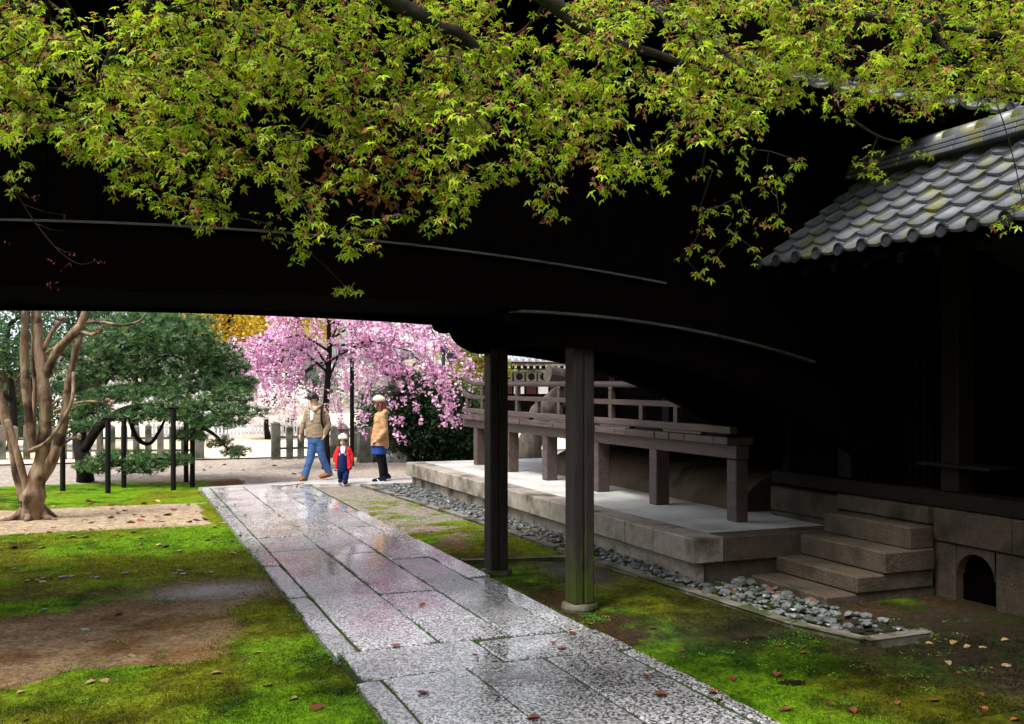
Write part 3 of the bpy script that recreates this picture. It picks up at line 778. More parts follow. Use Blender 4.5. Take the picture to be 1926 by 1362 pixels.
def round_cap():
    mb = MB(); n = 14; prof = [(.0, -.01), (.052, -.01), (.052, .012), (.040, .012), (.040, .004), (.0, .004)]
    vs = []; fs = []
    for j, (r, y) in enumerate(prof):
        for k in range(n):
            a = 2 * math.pi * k / n; vs.append((math.cos(a) * max(r, .001), -y, math.sin(a) * max(r, .001)))
    for j in range(len(prof) - 1):
        for k in range(n): fs.append((j * n + k, j * n + (k + 1) % n, (j + 1) * n + (k + 1) % n, (j + 1) * n + k))
    return MB().add(vs, fs).mesh("round_cap")
cap_mat = pmat("cap_tile", (.012, .013, .016), (.04, .043, .05), scale=9, rough=(.3, .5), bump=.2)
CAP = round_cap(); CAP.materials.append(cap_mat)
def put(name, me, parent, M):
    o = bpy.data.objects.new(name, me); COL.objects.link(o); o.parent = parent
    loc, rot, sc = M.decompose(); o.location = loc - origin_of(parent); o.rotation_euler = rot.to_euler(); o.scale = sc
    return o
RE_U, RE_Z = 5.28, 2.90
roof_r = MB()
cr, sr = math.cos(PITCH), math.sin(PITCH)
NROW = 7
roof_r.add([(RE_U + .06, 2.2, RE_Z - .05), (RE_U + .06, 8.2, RE_Z - .05), (RE_U + .06 + NROW * EX * cr, 8.2, RE_Z - .05 + NROW * EX * sr), (RE_U + .06 + NROW * EX * cr, 2.2, RE_Z - .05 + NROW * EX * sr),
            (RE_U + .06, 2.2, RE_Z - .11), (RE_U + .06, 8.2, RE_Z - .11), (RE_U + .06 + NROW * EX * cr, 8.2, RE_Z - .11 + NROW * EX * sr), (RE_U + .06 + NROW * EX * cr, 2.2, RE_Z - .11 + NROW * EX * sr)],
           [(0, 3, 2, 1), (4, 5, 6, 7), (0, 1, 5, 4), (1, 2, 6, 5), (2, 3, 7, 6), (3, 0, 4, 7)])
roof_part = roof_r.build("roof", black_wood, bld)
# +x(tile) = -v so that the roll sits on the far side; +y = up the slope
Rr = Matrix(((0, cr, -sr), (-1, 0, 0), (0, sr, cr))).to_4x4()
for c in range(18):
    vv = 3.0 + c * TW
    for r in range(NROW):
        p = Vector((RE_U + r * EX * cr, vv, RE_Z + r * EX * sr)) + Vector((-sr, 0, cr)) * .012
        put("pantile", TILE, roof_part, Matrix.Translation(p) @ Rr)
    put("eave_cap", CAP, roof_part, Matrix.Translation((RE_U - .02, vv - TW * .47, RE_Z + .004)) @ Matrix.Rotation(-math.pi / 2, 4, 'Z'))
for k in range(16):
    MB().extrude_uz([(RE_U + .02, RE_Z - .17), (RE_U + .02, RE_Z - .112), (FU + .3, RE_Z - .112 + (FU + .28 - RE_U) * sr / cr), (FU + .3, RE_Z - .17 + (FU + .28 - RE_U) * sr / cr)], 2.4 + k * .36, 2.46 + k * .36).build("rafter", black_wood, bld)
# ridge stack of flat and half-round tiles
ru, rz = RE_U + NROW * EX * cr - .06, RE_Z + NROW * EX * sr - .02
for j, (w, h) in enumerate([(.30, .035), (.27, .035), (.24, .035)]):
    a = 2.2
    while a < 8.2:
        MB().box(ru - w / 2, ru + w / 2, a + .002, a + .298, rz + j * .045, rz + j * .045 + h, .006).build("ridge_tile", tile_mat, roof_part); a += .3
a = 2.2
while a < 8.2:
    mb = MB(); n = 10
    ring = [(math.cos(math.pi * k / n) * .085, math.sin(math.pi * k / n) * .085) for k in range(n + 1)]
    vs = [(ru + x, a + .003, rz + .135 + z) for x, z in ring] + [(ru + x, a + .33, rz + .135 + z) for x, z in ring]
    m_ = n + 1
    mb.add(vs, [(k, k + 1, m_ + k + 1, m_ + k) for k in range(n)] + [tuple(range(n, -1, -1)), tuple(range(m_, 2 * m_))]).build("ridge_cap", tile_mat, roof_part, True); a += .34
mb = MB(); mb.add([(ru + .02, 2.2, rz), (ru + .02, 8.2, rz), (9.8, 8.2, 2.6), (9.8, 2.2, 2.6), (ru + .02, 2.2, rz - .08), (ru + .02, 8.2, rz - .08), (9.8, 8.2, 2.5), (9.8, 2.2, 2.5)], [(0, 3, 2, 1), (4, 5, 6, 7), (0, 1, 5, 4), (1, 2, 6, 5), (2, 3, 7, 6), (3, 0, 4, 7)]); mb.build("rear_roof", tile_mat, bld)

# unseen run of the building, extended to block light from the near right
MB().box(FU, FU + .35, -6.0, 2.59, -.05, .75, .01).build("unseen_footing", step_granite, bld)
MB().box(FU + .1, FU + .16, -6.0, 2.59, .755, 3.3).build("unseen_wall", hall_wood, bld)
MB().extrude_uz([(RE_U, RE_Z), (RE_U, RE_Z - .1), (ru, rz - .12), (9.8, 2.5), (9.8, 2.6), (ru, rz)], -6.0, 2.19).build("unseen_roof", tile_mat, bld)

# ================================================================== covered arched corridor (bridge)
cor = thing("covered_corridor", "black wooden arched corridor spanning the path on square posts", "corridor", (3.45, 8.3, 0))
VF, VB = 7.30, 9.25
def A_(u): return 2.967 - .0175 * (u - .5) ** 2 - (.05 * (u - 4.4) ** 2 if u > 4.4 else 0) - (.05 * (u + 3.4) ** 2 if u < -3.4 else 0)
def B_(u):
    d = max(u - 2.9, -1.9 - u, 0); return 2.41 - .045 * d * d
def S_(u): return 2.505 - .008 * (u - .5) ** 2
def SB_(u): return 2.475 - .010 * (u - .5) ** 2
def CB_(u):
    d = max(u - 3.3, -2.3 - u, 0); return 2.145 - .1 * d * d
def eave_z(u):
    t = min(max((5.3 - u) / 4.5, 0), 1) if u > .8 else 1
    if u < -.3: t = min(max((u + 4.8) / 4.5, 0), 1)
    return 4.16 + 1.19 * t * t * (3 - 2 * t)
us_all = list(np.arange(-6.0, 7.01, .1))
# boarded walls
x = -6.0; random.seed(21)
while x < 9.95:
    x1 = min(x + .31, 10.0)
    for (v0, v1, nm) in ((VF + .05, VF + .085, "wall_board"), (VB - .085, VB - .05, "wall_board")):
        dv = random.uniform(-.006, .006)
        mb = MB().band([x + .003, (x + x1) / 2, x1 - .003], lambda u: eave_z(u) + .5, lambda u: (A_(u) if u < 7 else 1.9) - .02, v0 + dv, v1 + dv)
        mb.build(nm, black_wood, cor)
    x = x1
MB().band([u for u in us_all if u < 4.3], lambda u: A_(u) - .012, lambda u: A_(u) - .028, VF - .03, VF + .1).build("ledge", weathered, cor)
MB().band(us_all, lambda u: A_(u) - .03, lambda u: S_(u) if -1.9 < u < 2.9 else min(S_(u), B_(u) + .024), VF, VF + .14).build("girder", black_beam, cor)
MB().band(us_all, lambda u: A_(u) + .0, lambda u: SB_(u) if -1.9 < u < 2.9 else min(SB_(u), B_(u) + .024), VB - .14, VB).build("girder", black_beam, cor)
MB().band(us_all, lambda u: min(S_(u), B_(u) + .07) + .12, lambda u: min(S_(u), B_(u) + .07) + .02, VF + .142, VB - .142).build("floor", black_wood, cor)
# curved haunch beams with scalloped ends, and their pale weathered upper edge
scal = [(2.85, 2.44), (2.855, 2.40), (2.87, 2.37), (2.92, 2.345), (2.97, 2.336), (3.03, 2.342), (3.045, 2.31), (3.07, 2.27), (3.14, 2.21), (3.25, 2.158), (3.33, 2.142)]
for (v0, v1) in ((VF + .02, VF + .2), (VB - .2, VB - .02)):
    for mir in (0, 1):
        us = list(np.arange(3.33, 7.01, .16))
        bot = scal + [(u, CB_(u)) for u in us[1:]]
        top = [(u, B_(u)) for u in us[::-1]] + [(2.9, 2.41)]
        poly = bot + top
        if mir: poly = [(1.0 - a, b) for a, b in poly][::-1]
        # strips so the long outline stays planar and clean
        mb = MB()
        xs = sorted(set([p[0] for p in bot]))
        f_bot = lambda u, b=bot: float(np.interp(u, [q[0] for q in b], [q[1] for q in b]))
        if not mir:
            mb.band(xs, lambda u: max(B_(u), f_bot(u) + .005), f_bot, v0, v1)
        else:
            mb.band([1.0 - q for q in xs[::-1]], lambda u: max(B_(u), f_bot(1.0 - u) + .005), lambda u: f_bot(1.0 - u), v0, v1)
        mb.build("haunch_beam", black_beam, cor)
usr = [2.965] + list(np.arange(3.1, 5.9, .15))
MB().band(usr, lambda u: B_(u) + .022, lambda u: B_(u) + .002, VF - .075, VF + .19).build("ledge", weathered, cor)
MB().band([1 - q for q in usr[::-1]], lambda u: B_(u) + .022, lambda u: B_(u) + .002, VF - .075, VF + .19).build("ledge", weathered, cor)
# posts: two timbers with a groove, on flat stones
def post(u, v, mossy):
    w = .185; g = .006
    mb = MB()
    mb.box(u - w / 2, u - g, v - w / 2, v + w / 2, .035, 2.2, .012)
    mb.box(u + g, u + w / 2, v - w / 2, v + w / 2, .035, 2.2, .012)
    mb.box(u - g - .004, u + g + .004, v - w / 2 + .02, v + w / 2 - .02, .037, 2.198)
    o = mb.build("post", post_moss if mossy else post_dark, cor)
    b = MB(); n = 20
    b.lathe((u, v, -.03), [(.15, 0), (.158, .03), (.15, .058), (.13, .066)], 12, .3)
    b.build("base_stone", kerb_m, o)
def moss_post_mat(name, top):
    m = pmat(name, (0.012, 0.008, 0.007), (0.036, 0.028, 0.026), scale=9, stretch=(5, 5, 0.35), rough=(0.6, 0.8), bump=0.6, spec=0.2)
    n, l = m.node_tree.nodes, m.node_tree.links
    bs = [x for x in n if x.type == 'BSDF_PRINCIPLED'][0]; src = bs.inputs['Base Color'].links[0].from_socket
    geo = n.new("ShaderNodeNewGeometry"); sx = n.new("ShaderNodeSeparateXYZ"); l.new(geo.outputs['Position'], sx.inputs[0])
    nz = n.new("ShaderNodeTexNoise"); nz.inputs['Scale'].default_value = 7; nz.inputs['Detail'].default_value = 6
    mp = n.new("ShaderNodeMapping"); mp.inputs['Scale'].default_value = (2.5, 2.5, .6); l.new(geo.outputs['Position'], mp.inputs[0]); l.new(mp.outputs[0], nz.inputs['Vector'])
    a = n.new("ShaderNodeMath"); a.operation = 'MULTIPLY_ADD'; l.new(nz.outputs[0], a.inputs[0]); a.inputs[1].default_value = 1.7; a.inputs[2].default_value = top - .85
    b = n.new("ShaderNodeMath"); b.operation = 'SUBTRACT'; l.new(a.outputs[0], b.inputs[0]); l.new(sx.outputs['Z'], b.inputs[1])
    r = n.new("ShaderNodeMapRange"); r.inputs[1].default_value = -.15; r.inputs[2].default_value = .35; l.new(b.outputs[0], r.inputs[0])
    mx = n.new("ShaderNodeMixRGB"); mx.inputs[2].default_value = (.035, .05, .006, 1)
    l.new(r.outputs[0], mx.inputs[0]); l.new(src, mx.inputs[1]); l.new(mx.outputs[0], bs.inputs['Base Color'])
    return m
post_moss = moss_post_mat("post_mossy", .5); post_dark = moss_post_mat("post_plain", -.6)
for (u, v, m_) in ((3.59, 7.47, True), (3.48, 9.13, False), (-2.55, 7.47, True), (-2.55, 9.13, False)): post(u, v, m_)
MB().box(3.46, 3.62, VF + .21, VB - .21, 2.2, 2.36, .01).build("cross_beam", black_beam, cor)
MB().box(-2.63, -2.47, VF + .21, VB - .21, 2.2, 2.36, .01).build("cross_beam", black_beam, cor)
# roof
CP = math.radians(23); cc, sc_ = math.cos(CP), math.sin(CP)
EV = 6.28
roofc = MB(); us_r = list(np.arange(-6.4, 10.01, .2))
def roof_sheet(v0, v1, dz0, dz1, th, name):
    mb = MB(); vs = []; fs = []
    for u in us_r:
        e = eave_z(u)
        vs += [(u, v0, e + dz0), (u, v1, e + dz1), (u, v0, e + dz0 - th), (u, v1, e + dz1 - th)]
    for i in range(len(us_r) - 1):
        a = 4 * i; b = a + 4
        fs += [(a, b, b + 1, a + 1), (a + 3, b + 3, b + 2, a + 2), (a + 2, b + 2, b, a), (a + 1, b + 1, b + 3, a + 3)]
    fs += [(0, 1, 3, 2), (len(vs) - 4, len(vs) - 2, len(vs) - 1, len(vs) - 3)]
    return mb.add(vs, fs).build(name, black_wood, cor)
half = 8.275 - EV
rf = roof_sheet(EV + .05, 8.27, -.03, half * math.tan(CP) - .06, .07, "roof")
roof_sheet(8.28, 8.275 + half, half * math.tan(CP) - .06, -.06, .07, "roof")
Rc = Matrix(((1, 0, 0), (0, cc, -sc_), (0, sc_, cc))).to_4x4()
for c in range(30):
    u = 2.2 + c * TW
    sl = (eave_z(u + .1) - eave_z(u - .1)) / .2
    Rt = Matrix.Rotation(-math.atan(sl), 4, 'Y')
    for r in range(6):
        p = Vector((u, EV + r * .23 * cc, eave_z(u) + r * .23 * sc_)) + Vector((0, -sc_, cc)) * .02
        put("pantile", TILE, rf, Matrix.Translation(p) @ Rt @ Rc @ Matrix.Scale(1.08, 4))
    put("eave_cap", CAP, rf, Matrix.Translation((u + TW * .47, EV - .02, eave_z(u + TW * .47) + .03)))
for k in range(36):
    u = -6.2 + k * .38; e = eave_z(u)
    mb = MB(); mb.add([(u - .03, EV + .02, e - .16), (u + .03, EV + .02, e - .16), (u + .03, EV + .02, e - .105), (u - .03, EV + .02, e - .105),
                       (u - .03, 8.26, e - .16 + (8.26 - EV) * math.tan(CP)), (u + .03, 8.26, e - .16 + (8.26 - EV) * math.tan(CP)), (u + .03, 8.26, e - .105 + (8.26 - EV) * math.tan(CP) - .03), (u - .03, 8.26, e - .105 + (8.26 - EV) * math.tan(CP) - .03)],
                      [(0, 1, 2, 3), (7, 6, 5, 4), (0, 4, 5, 1), (1, 5, 6, 2), (2, 6, 7, 3), (3, 7, 4, 0)])
    mb.build("rafter", black_wood, cor)

# ================================================================== hall with veranda behind the corridor
hall = thing("temple_hall", "dark boarded temple hall behind the veranda railing", "building", (8.2, 12, .4))
for k in range(11):
    z0 = 1.25 + k * .2
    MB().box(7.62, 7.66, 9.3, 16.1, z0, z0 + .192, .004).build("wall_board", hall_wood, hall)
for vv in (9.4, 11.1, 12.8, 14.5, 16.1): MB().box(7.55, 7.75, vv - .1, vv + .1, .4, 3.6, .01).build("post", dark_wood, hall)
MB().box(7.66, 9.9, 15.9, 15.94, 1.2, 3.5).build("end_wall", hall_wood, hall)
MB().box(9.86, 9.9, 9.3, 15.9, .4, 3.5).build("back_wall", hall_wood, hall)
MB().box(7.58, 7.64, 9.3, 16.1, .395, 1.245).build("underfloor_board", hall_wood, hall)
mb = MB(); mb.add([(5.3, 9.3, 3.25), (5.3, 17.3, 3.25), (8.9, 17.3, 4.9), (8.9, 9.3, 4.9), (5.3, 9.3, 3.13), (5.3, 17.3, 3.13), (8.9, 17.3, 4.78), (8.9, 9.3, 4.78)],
                  [(0, 3, 2, 1), (4, 5, 6, 7), (0, 1, 5, 4), (1, 2, 6, 5), (2, 3, 7, 6), (3, 0, 4, 7)]); mb.build("roof", tile_mat, hall)
mb = MB(); mb.add([(12.5, 9.3, 3.25), (12.5, 17.3, 3.25), (8.91, 17.3, 4.9), (8.91, 9.3, 4.9), (12.5, 9.3, 3.13), (12.5, 17.3, 3.13), (8.91, 17.3, 4.78), (8.91, 9.3, 4.78)],
                  [(0, 1, 2, 3), (7, 6, 5, 4), (0, 4, 5, 1), (1, 5, 6, 2), (2, 6, 7, 3), (3, 7, 4, 0)]); mb.build("roof", tile_mat, hall)
MB().box(7.0, 20.0, 9.7, 16.9, 3.9, 8.6).build("upper_wall", black_wood, hall)
MB().add([(5.6, 8.6, 8.4), (21.4, 8.6, 8.4), (21.4, 18, 8.4), (5.6, 18, 8.4), (9.5, 13.3, 11.4), (17.5, 13.3, 11.4)], [(3, 2, 1, 0), (0, 1, 5, 4), (1, 2, 5), (2, 3, 4, 5), (3, 0, 4)]).build("upper_roof", tile_mat, hall)
# plaster mound at the hall's foot
km = MB(); vs = []; fs = []; prof = []
for k in range(9):
    a = math.pi / 2 * k / 8; prof.append((6.6 + .55 * (1 - math.cos(a)), .39 + .42 * math.sin(a)))
vl = [9.5 + .4 * i for i in range(14)] + [15.0, 15.2, 15.35, 15.45, 15.5]
for i, v in enumerate(vl):
    t = max(0, (v - 14.75) / .75); f = math.sqrt(max(1 - t * t, 0.0004))
    for (u, z) in prof: vs.append((7.6 - (7.6 - u) * (.5 + .5 * f), v, .39 + (z - .39) * f))
    vs.append((7.6, v, .39 + .42 * f))
m_ = len(prof) + 1
for i in range(len(vl) - 1):
    for k in range(m_ - 1): fs.append((i * m_ + k, i * m_ + k + 1, (i + 1) * m_ + k + 1, (i + 1) * m_ + k))
fs.append(tuple(range(m_)) ); vs.append((7.6, vl[0], .39)); fs[-1] = fs[-1] + (len(vs) - 1,)
km.add(vs, fs).build("plaster_mound", mud_plaster, hall, True)
# veranda
ver = thing("veranda", "raised wooden veranda with a low three rail balustrade on posts", "veranda", (6.1, 13, .4))
DV0, DV1, DU = 9.35, 17.45, 5.93
for vv in (8.9, 10.5, 12.05, 13.75, 15.3, 16.85):
    if vv > 9: MB().box(6.02, 6.2, vv - .09, vv + .09, .395, 1.07, .01).build("post", rail_wood, ver)
    else: MB().box(6.05, 6.2, vv - .09, vv + .09, .395, 1.05, .01).build("post", rail_wood, ver)
MB().box(6.03, 6.19, 8.78, DV1 + .12, 1.06, 1.205, .008).build("bearer", rail_wood, ver)
a = 8.78; random.seed(31)
while a < DV1 - .05:
    w = random.uniform(.26, .36); b = min(a + w, DV1)
    MB().box(DU + random.uniform(-.012, .012), 7.54 if a > 9.3 else 6.24, a + .003, b - .003, 1.21, 1.29 + random.uniform(-.003, .003), .006).build("deck_board", rail_wood, ver); a = b
RU = 6.0
MB().box(RU - .045, RU + .045, 8.78, DV1 - .05, 1.325, 1.405, .006).build("low_rail", rail_wood, ver)
a = DV0
while a < DV1 - .6:
    MB().box(RU - .04, RU + .04, a, a + .8, 1.296, 1.323).build("rail_block", rail_wood, ver); a += 1.62
mb = MB(); vs_ = list(np.arange(DV0, 16.9, .6)) + [16.95, 17.05, 17.15, 17.25, 17.35, 17.42]; vv2 = []; ff2 = []
for v in vs_:
    l = .075 * (max(0, v - 16.95) / .47) ** 2
    vv2 += [(RU - .035, v, 1.585 + l), (RU - .035, v, 1.65 + l), (RU + .035, v, 1.65 + l), (RU + .035, v, 1.585 + l)]
for i in range(len(vs_) - 1):
    a = 4 * i; c = a + 4; ff2 += [(a, a + 1, c + 1, c), (a + 1, a + 2, c + 2, c + 1), (a + 2, a + 3, c + 3, c + 2), (a + 3, a, c, c + 3)]
ff2 += [(3, 2, 1, 0), (len(vv2) - 4, len(vv2) - 3, len(vv2) - 2, len(vv2) - 1)]
mb.add(vv2, ff2).build("mid_rail", rail_wood, ver)
vs_ = list(np.arange(DV0, 16.6, .6)) + [16.7, 16.85, 17.0, 17.15, 17.3, 17.42]
MB().tube([(RU, v, 1.845 + .11 * (max(0, v - 16.65) / .77) ** 2) for v in vs_], [.04] * (len(vs_) - 1) + [.03], 12).build("top_rail", rail_wood, ver, True)
a = 9.9; k = 0
while a < 17.2:
    big = k % 2 == 0
    if big:
        MB().box(RU - .032, RU + .032, a - .045, a + .045, 1.296, 1.76, .005).build("baluster", rail_wood, ver)
        MB().box(RU - .022, RU + .022, a - .03, a + .03, 1.76, 1.80, .004).build("baluster_neck", dark_wood, ver)
        MB().box(RU - .034, RU + .034, a - .05, a + .05, 1.765, 1.815, .01).build("baluster_head", rail_wood, ver)
    else:
        MB().box(RU - .03, RU + .03, a - .045, a + .045, 1.406, 1.584, .005).build("baluster", rail_wood, ver)
    a += .81; k += 1

# ================================================================== fences, lantern, stones beyond the path
def stone_post(parent, u, v, w, h, name="post", mat=None):
    MB().add([(u - w / 2, v - w / 2, -.05), (u + w / 2, v - w / 2, -.05), (u + w / 2, v + w / 2, -.05), (u - w / 2, v + w / 2, -.05),
              (u - w / 2, v - w / 2, h - .05), (u + w / 2, v - w / 2, h - .05), (u + w / 2, v + w / 2, h - .05), (u - w / 2, v + w / 2, h - .05), (u, v, h)],
             [(3, 2, 1, 0), (0, 1, 5, 4), (1, 2, 6, 5), (2, 3, 7, 6), (3, 0, 4, 7), (4, 5, 8), (5, 6, 8), (6, 7, 8), (7, 4, 8)]).build(name, mat or old_stone, parent)
random.seed(17)
fr = thing("stone_fence", "mossy stone picket fence behind the walking family", "fence", (4.6, 25.1, 0))
stone_post(fr, 3.72, 25.1, .21, .92)
u = 4.06
while u < 5.9:
    stone_post(fr, u, 25.1, .15, .80 + random.uniform(-.02, .02)); u += .275
for z in (.22, .50): MB().box(3.8, 5.8, 25.07, 25.13, z, z + .05).build("rail", old_stone, fr)
fl = thing("stone_fence", "stone picket fence running behind the propped pine tree", "fence", (-1.5, 26.4, 0))
stone_post(fl, 1.95, 25.6, .21, .95)
u = 1.6; k = 0
while u > -4.8:
    stone_post(fl, u, 25.7 + (1.6 - u) * .32, .15, .86 + random.uniform(-.03, .03)); u -= .275; k += 1
for z in (.22, .52):
    MB().tube([(1.9, 25.6, z), (-4.8, 25.7 + 6.4 * .32, z)], .03, 6).build("rail", old_stone, fl)
pf = thing("plank_fence", "low pale grey plank fence across the sandy courtyard", "fence", (4.3, 35.3, 0))
u = 1.2; k = 0
while u < 8.5:
    MB().box(u, u + .085, 35.28, 35.31, .03, .52 + random.uniform(-.015, .015)).build("plank", white_paint, pf); u += .128; k += 1
for z in (.12, .36): MB().box(1.15, 8.5, 35.315, 35.35, z, z + .06).build("rail", white_paint, pf)
# tall stone post with pyramid cap, and rough upright slab
p = gp(645, 868); cpst = thing("stone_marker", "mossy square stone post with pyramid cap behind the child", "stone post", (p[0], p[1], 0))
MB().box(p[0] - .13, p[0] + .13, p[1] - .13, p[1] + .13, -.05, .72, .015).build("shaft", old_stone, cpst)
MB().lathe((p[0], p[1], .722), [(.18, 0), (.19, .06), (.10, .14), (.02, .2)], 4, math.pi / 4).build("cap", old_stone, cpst)
p = gp(687, 868); bm = bmesh.new(); bmesh.ops.create_cube(bm, size=1); bmesh.ops.subdivide_edges(bm, edges=bm.edges[:], cuts=3, use_grid_fill=True)
for q in bm.verts:
    q.co += Vector((mnoise.noise(q.co * 3), mnoise.noise(q.co * 3 + Vector((5, 0, 0))), mnoise.noise(q.co * 3 + Vector((0, 5, 0))))) * .09
    q.co = Vector((p[0] + q.co.x * .34, p[1] + q.co.y * .3, .38 + q.co.z * .84))
tag(MB().bm(bm).build("standing_stone", old_stone), "rough upright grey rock slab beside the camellia hedge", "rock")
# stone lantern
p = gp(738, 866); lan = thing("stone_lantern", "tall weathered stone lantern half hidden by pink blossom", "lantern", (p[0], p[1], 0))
LM = pmat("lantern_stone", (.2, .2, .19), (.36, .36, .34), scale=9, rough=(.8, .95), bump=.8, bump_scale=35, c3=(.1, .11, .08), c3_scale=3)
MB().lathe((p[0], p[1], -.04), [(.48, 0), (.48, .16), (.40, .24), (.24, .34)], 6).build("base", LM, lan)
MB().lathe((p[0], p[1], .298), [(.19, 0), (.17, .5), (.20, .62), (.17, .74), (.19, 1.35)], 14).build("shaft", LM, lan, True)
MB().lathe((p[0], p[1], 1.645), [(.24, 0), (.40, .16), (.40, .28)], 6).build("platform", LM, lan)
fb = MB().lathe((p[0], p[1], 1.922), [(.27, 0), (.27, .5)], 6).build("fire_box", LM, lan)
for k in range(3):
    a = math.pi / 6 + k * 2 * math.pi / 3 + math.pi
    MB().box(-.09, .09, -.012, .012, .1, .38).build("opening", black_wood, fb).matrix_local = Matrix.Translation((p[0] + math.cos(a) * .238 - p[0], p[1] + math.sin(a) * .238 - p[1], 1.95)) @ Matrix.Rotation(a + math.pi / 2, 4, 'Z')
for o in fb.children:
    for q in o.data.vertices: q.co += Vector((p[0], p[1], 0))
MB().lathe((p[0], p[1], 2.424), [(.30, -.0), (.60, .06), (.60, .13), (.34, .3), (.2, .42), (.14, .44)], 6).build("roof", LM, lan)
MB().lathe((p[0], p[1], 2.866), [(.10, 0), (.17, .06), (.17, .12), (.09, .16), (.13, .24), (.12, .32), (.02, .44)], 12).build("finial", LM, lan, True)
# lamp / sign pole by the hedge
p = gp(834, 862); lp = thing("lamp_pole", "dark lamp pole with boxy fittings above the hedge", "lamp pole", (p[0], p[1], 0))
pm = pmat("pole_paint", (.02, .025, .05), (.04, .045, .08), scale=10, rough=(.4, .6), bump=.1)
MB().tube([(p[0], p[1], -.05), (p[0], p[1], 3.05)], .045, 8).build("pole", pm, lp)
MB().box(p[0] - .07, p[0] + .09, p[1] - .06, p[1] + .06, 2.62, 2.95, .01).build("box", pm, lp)
MB().box(p[0] + .1, p[0] + .34, p[1] - .05, p[1] + .05, 2.45, 2.62, .01).build("speaker", pm, lp)
MB().lathe((p[0] + .05, p[1], 1.62), [(.04, 0), (.2, .05), (.14, .24), (.05, .3)], 8).build("lamp_shade", pm, lp)

# ================================================================== generic trees
def tree_limbs(parent, paths, mat, name="branch"):
    for i, (pts, rad) in enumerate(paths):
        MB().tube(pts, rad, 9 if rad[0] > .03 else 6, jit=.06).build(name if i else "trunk", mat, parent, True)
def clump_pts(clumps, per, flat=.6, hollow=.35):
    """points through ellipsoidal clumps, more towards their shells; clumps: (x,y,z,rx,ry,rz)"""
    P = []; N = []
    for (x, y, z, rx, ry, rz) in clumps:
        k = max(6, int(per * rx * (rz + ry) * .5))
        d = rand_dirs(k); r = (hollow + (1 - hollow) * RNG.random(k) ** .5)[:, None] * RNG.uniform(.8, 1.15, (k, 1))
        P.append(np.array([x, y, z]) + d * r * np.array([rx, ry, rz])); N.append(d)
    return np.concatenate(P), np.concatenate(N)
def leafy(name, label, cat, base, clumps, per, size, cols, trunk, group=None, tmpl=T_LEAF, mat=None, bark=None, jit=.25, up=.6):
    t = thing(name, label, cat, base, group=group)
    tree_limbs(t, trunk, bark or bark_dark)
    P, N = clump_pts(clumps, per)
    n = len(P)
    d = N * .5 + rand_dirs(n) * .8 + np.array([0, 0, -.15]); nr = N * .5 + np.array([0, 0, up]) + rand_dirs(n) * .5
    leaves_obj("crown", tmpl, P, d, nr, size * RNG.uniform(.6, 1.3, n), palette(n, cols, jit), mat or leaf_m, t, "stuff")
    return t
def fork(base, top, r, n=5, spread=1.0, seed=0):
    random.seed(seed); b, t = Vector(base), Vector(top); out = []
    mid = [b.lerp(t, k / 5) + Vector((random.uniform(-.08, .08), random.uniform(-.08, .08), 0)) * (0 if k == 0 else 1) for k in range(6)]
    out.append(([tuple(x) for x in mid], [r * (1.25 if k == 0 else 1 - .13 * k) for k in range(6)]))
    for i in range(n):
        s = mid[2 + i % 4]; a = random.uniform(0, 6.28); L = spread * random.uniform(.6, 1.1)
        e = s + Vector((math.cos(a) * L, math.sin(a) * L, L * random.uniform(.4, .9)))
        m_ = s.lerp(e, .5) + Vector((0, 0, L * .1))
        out.append(([tuple(s), tuple(m_), tuple(e)], [r * .5, r * .32, r * .12]))
    return out
def blob_clumps(c, R, n, r, seed, squash=.7):
    rs = np.random.default_rng(seed); out = []
    for i in range(n):
        d = rs.normal(size=3); d /= np.linalg.norm(d); q = rs.random() ** .4
        out.append((c[0] + d[0] * R[0] * q, c[1] + d[1] * R[1] * q, c[2] + d[2] * R[2] * q, r * rs.uniform(.7, 1.2), r * rs.uniform(.7, 1.2), r * squash * rs.uniform(.7, 1.2)))
    return out
# camellia hedge behind the woman
p = gp(775, 866)
G_DARK = [(.02, .05, .015), (.035, .08, .025), (.05, .10, .04), (.012, .03, .01)]
for i, (px, top, w, lab) in enumerate([(745, 700, .62, "dark glossy camellia bush behind the woman in the beret"), (800, 690, .75, "broad dark green camellia bush under the hanging pink blossom"), (862, 720, .62, "camellia bush next to the corner of the stone platform")]):
    q = gp(px, 864); Z = q[0] * SN + q[1] * CS; h = CAM_H - (top - HY) * Z / F_PX
    cl = blob_clumps((q[0], q[1], h * .5), (w * 1.3, .7, h * .42), 46, .42, 40 + i, .9) + blob_clumps((q[0], q[1], .3), (w * 1.3, .6, .3), 22, .42, 50 + i)
    leafy("camellia_bush", lab, "bush", (q[0], q[1], 0), cl, 1300, .10, G_DARK, fork((q[0], q[1], -.05), (q[0], q[1], h * .8), .06, 5, .5, i), "camellia bushes by the platform")
# yellow-green trees right of the pole
p = gp(905, 850); b_ = pz(893, 700, 26)
leafy("young_tree", "yellow green leafy tree behind the veranda end", "tree", (b_[0], b_[1], 0), blob_clumps((b_[0], b_[1], 2.3), (.9, .8, 1.0), 34, .42, 61), 700, .11,
      [(.22, .24, .02), (.3, .26, .02), (.12, .2, .02), (.3, .2, .03)], fork((b_[0], b_[1], -.05), (b_[0], b_[1], 2.6), .06, 6, .7, 62))
b_ = pz(880, 775, 24.6)
leafy("shrub", "bright green shrub in front of the yellow green tree", "bush", (b_[0], b_[1], 0), blob_clumps((b_[0], b_[1], 1.1), (.55, .45, .8), 26, .36, 63), 900, .085,
      [(.06, .16, .02), (.1, .2, .03), (.04, .1, .02)], fork((b_[0], b_[1], -.05), (b_[0], b_[1], 1.5), .04, 5, .4, 64))
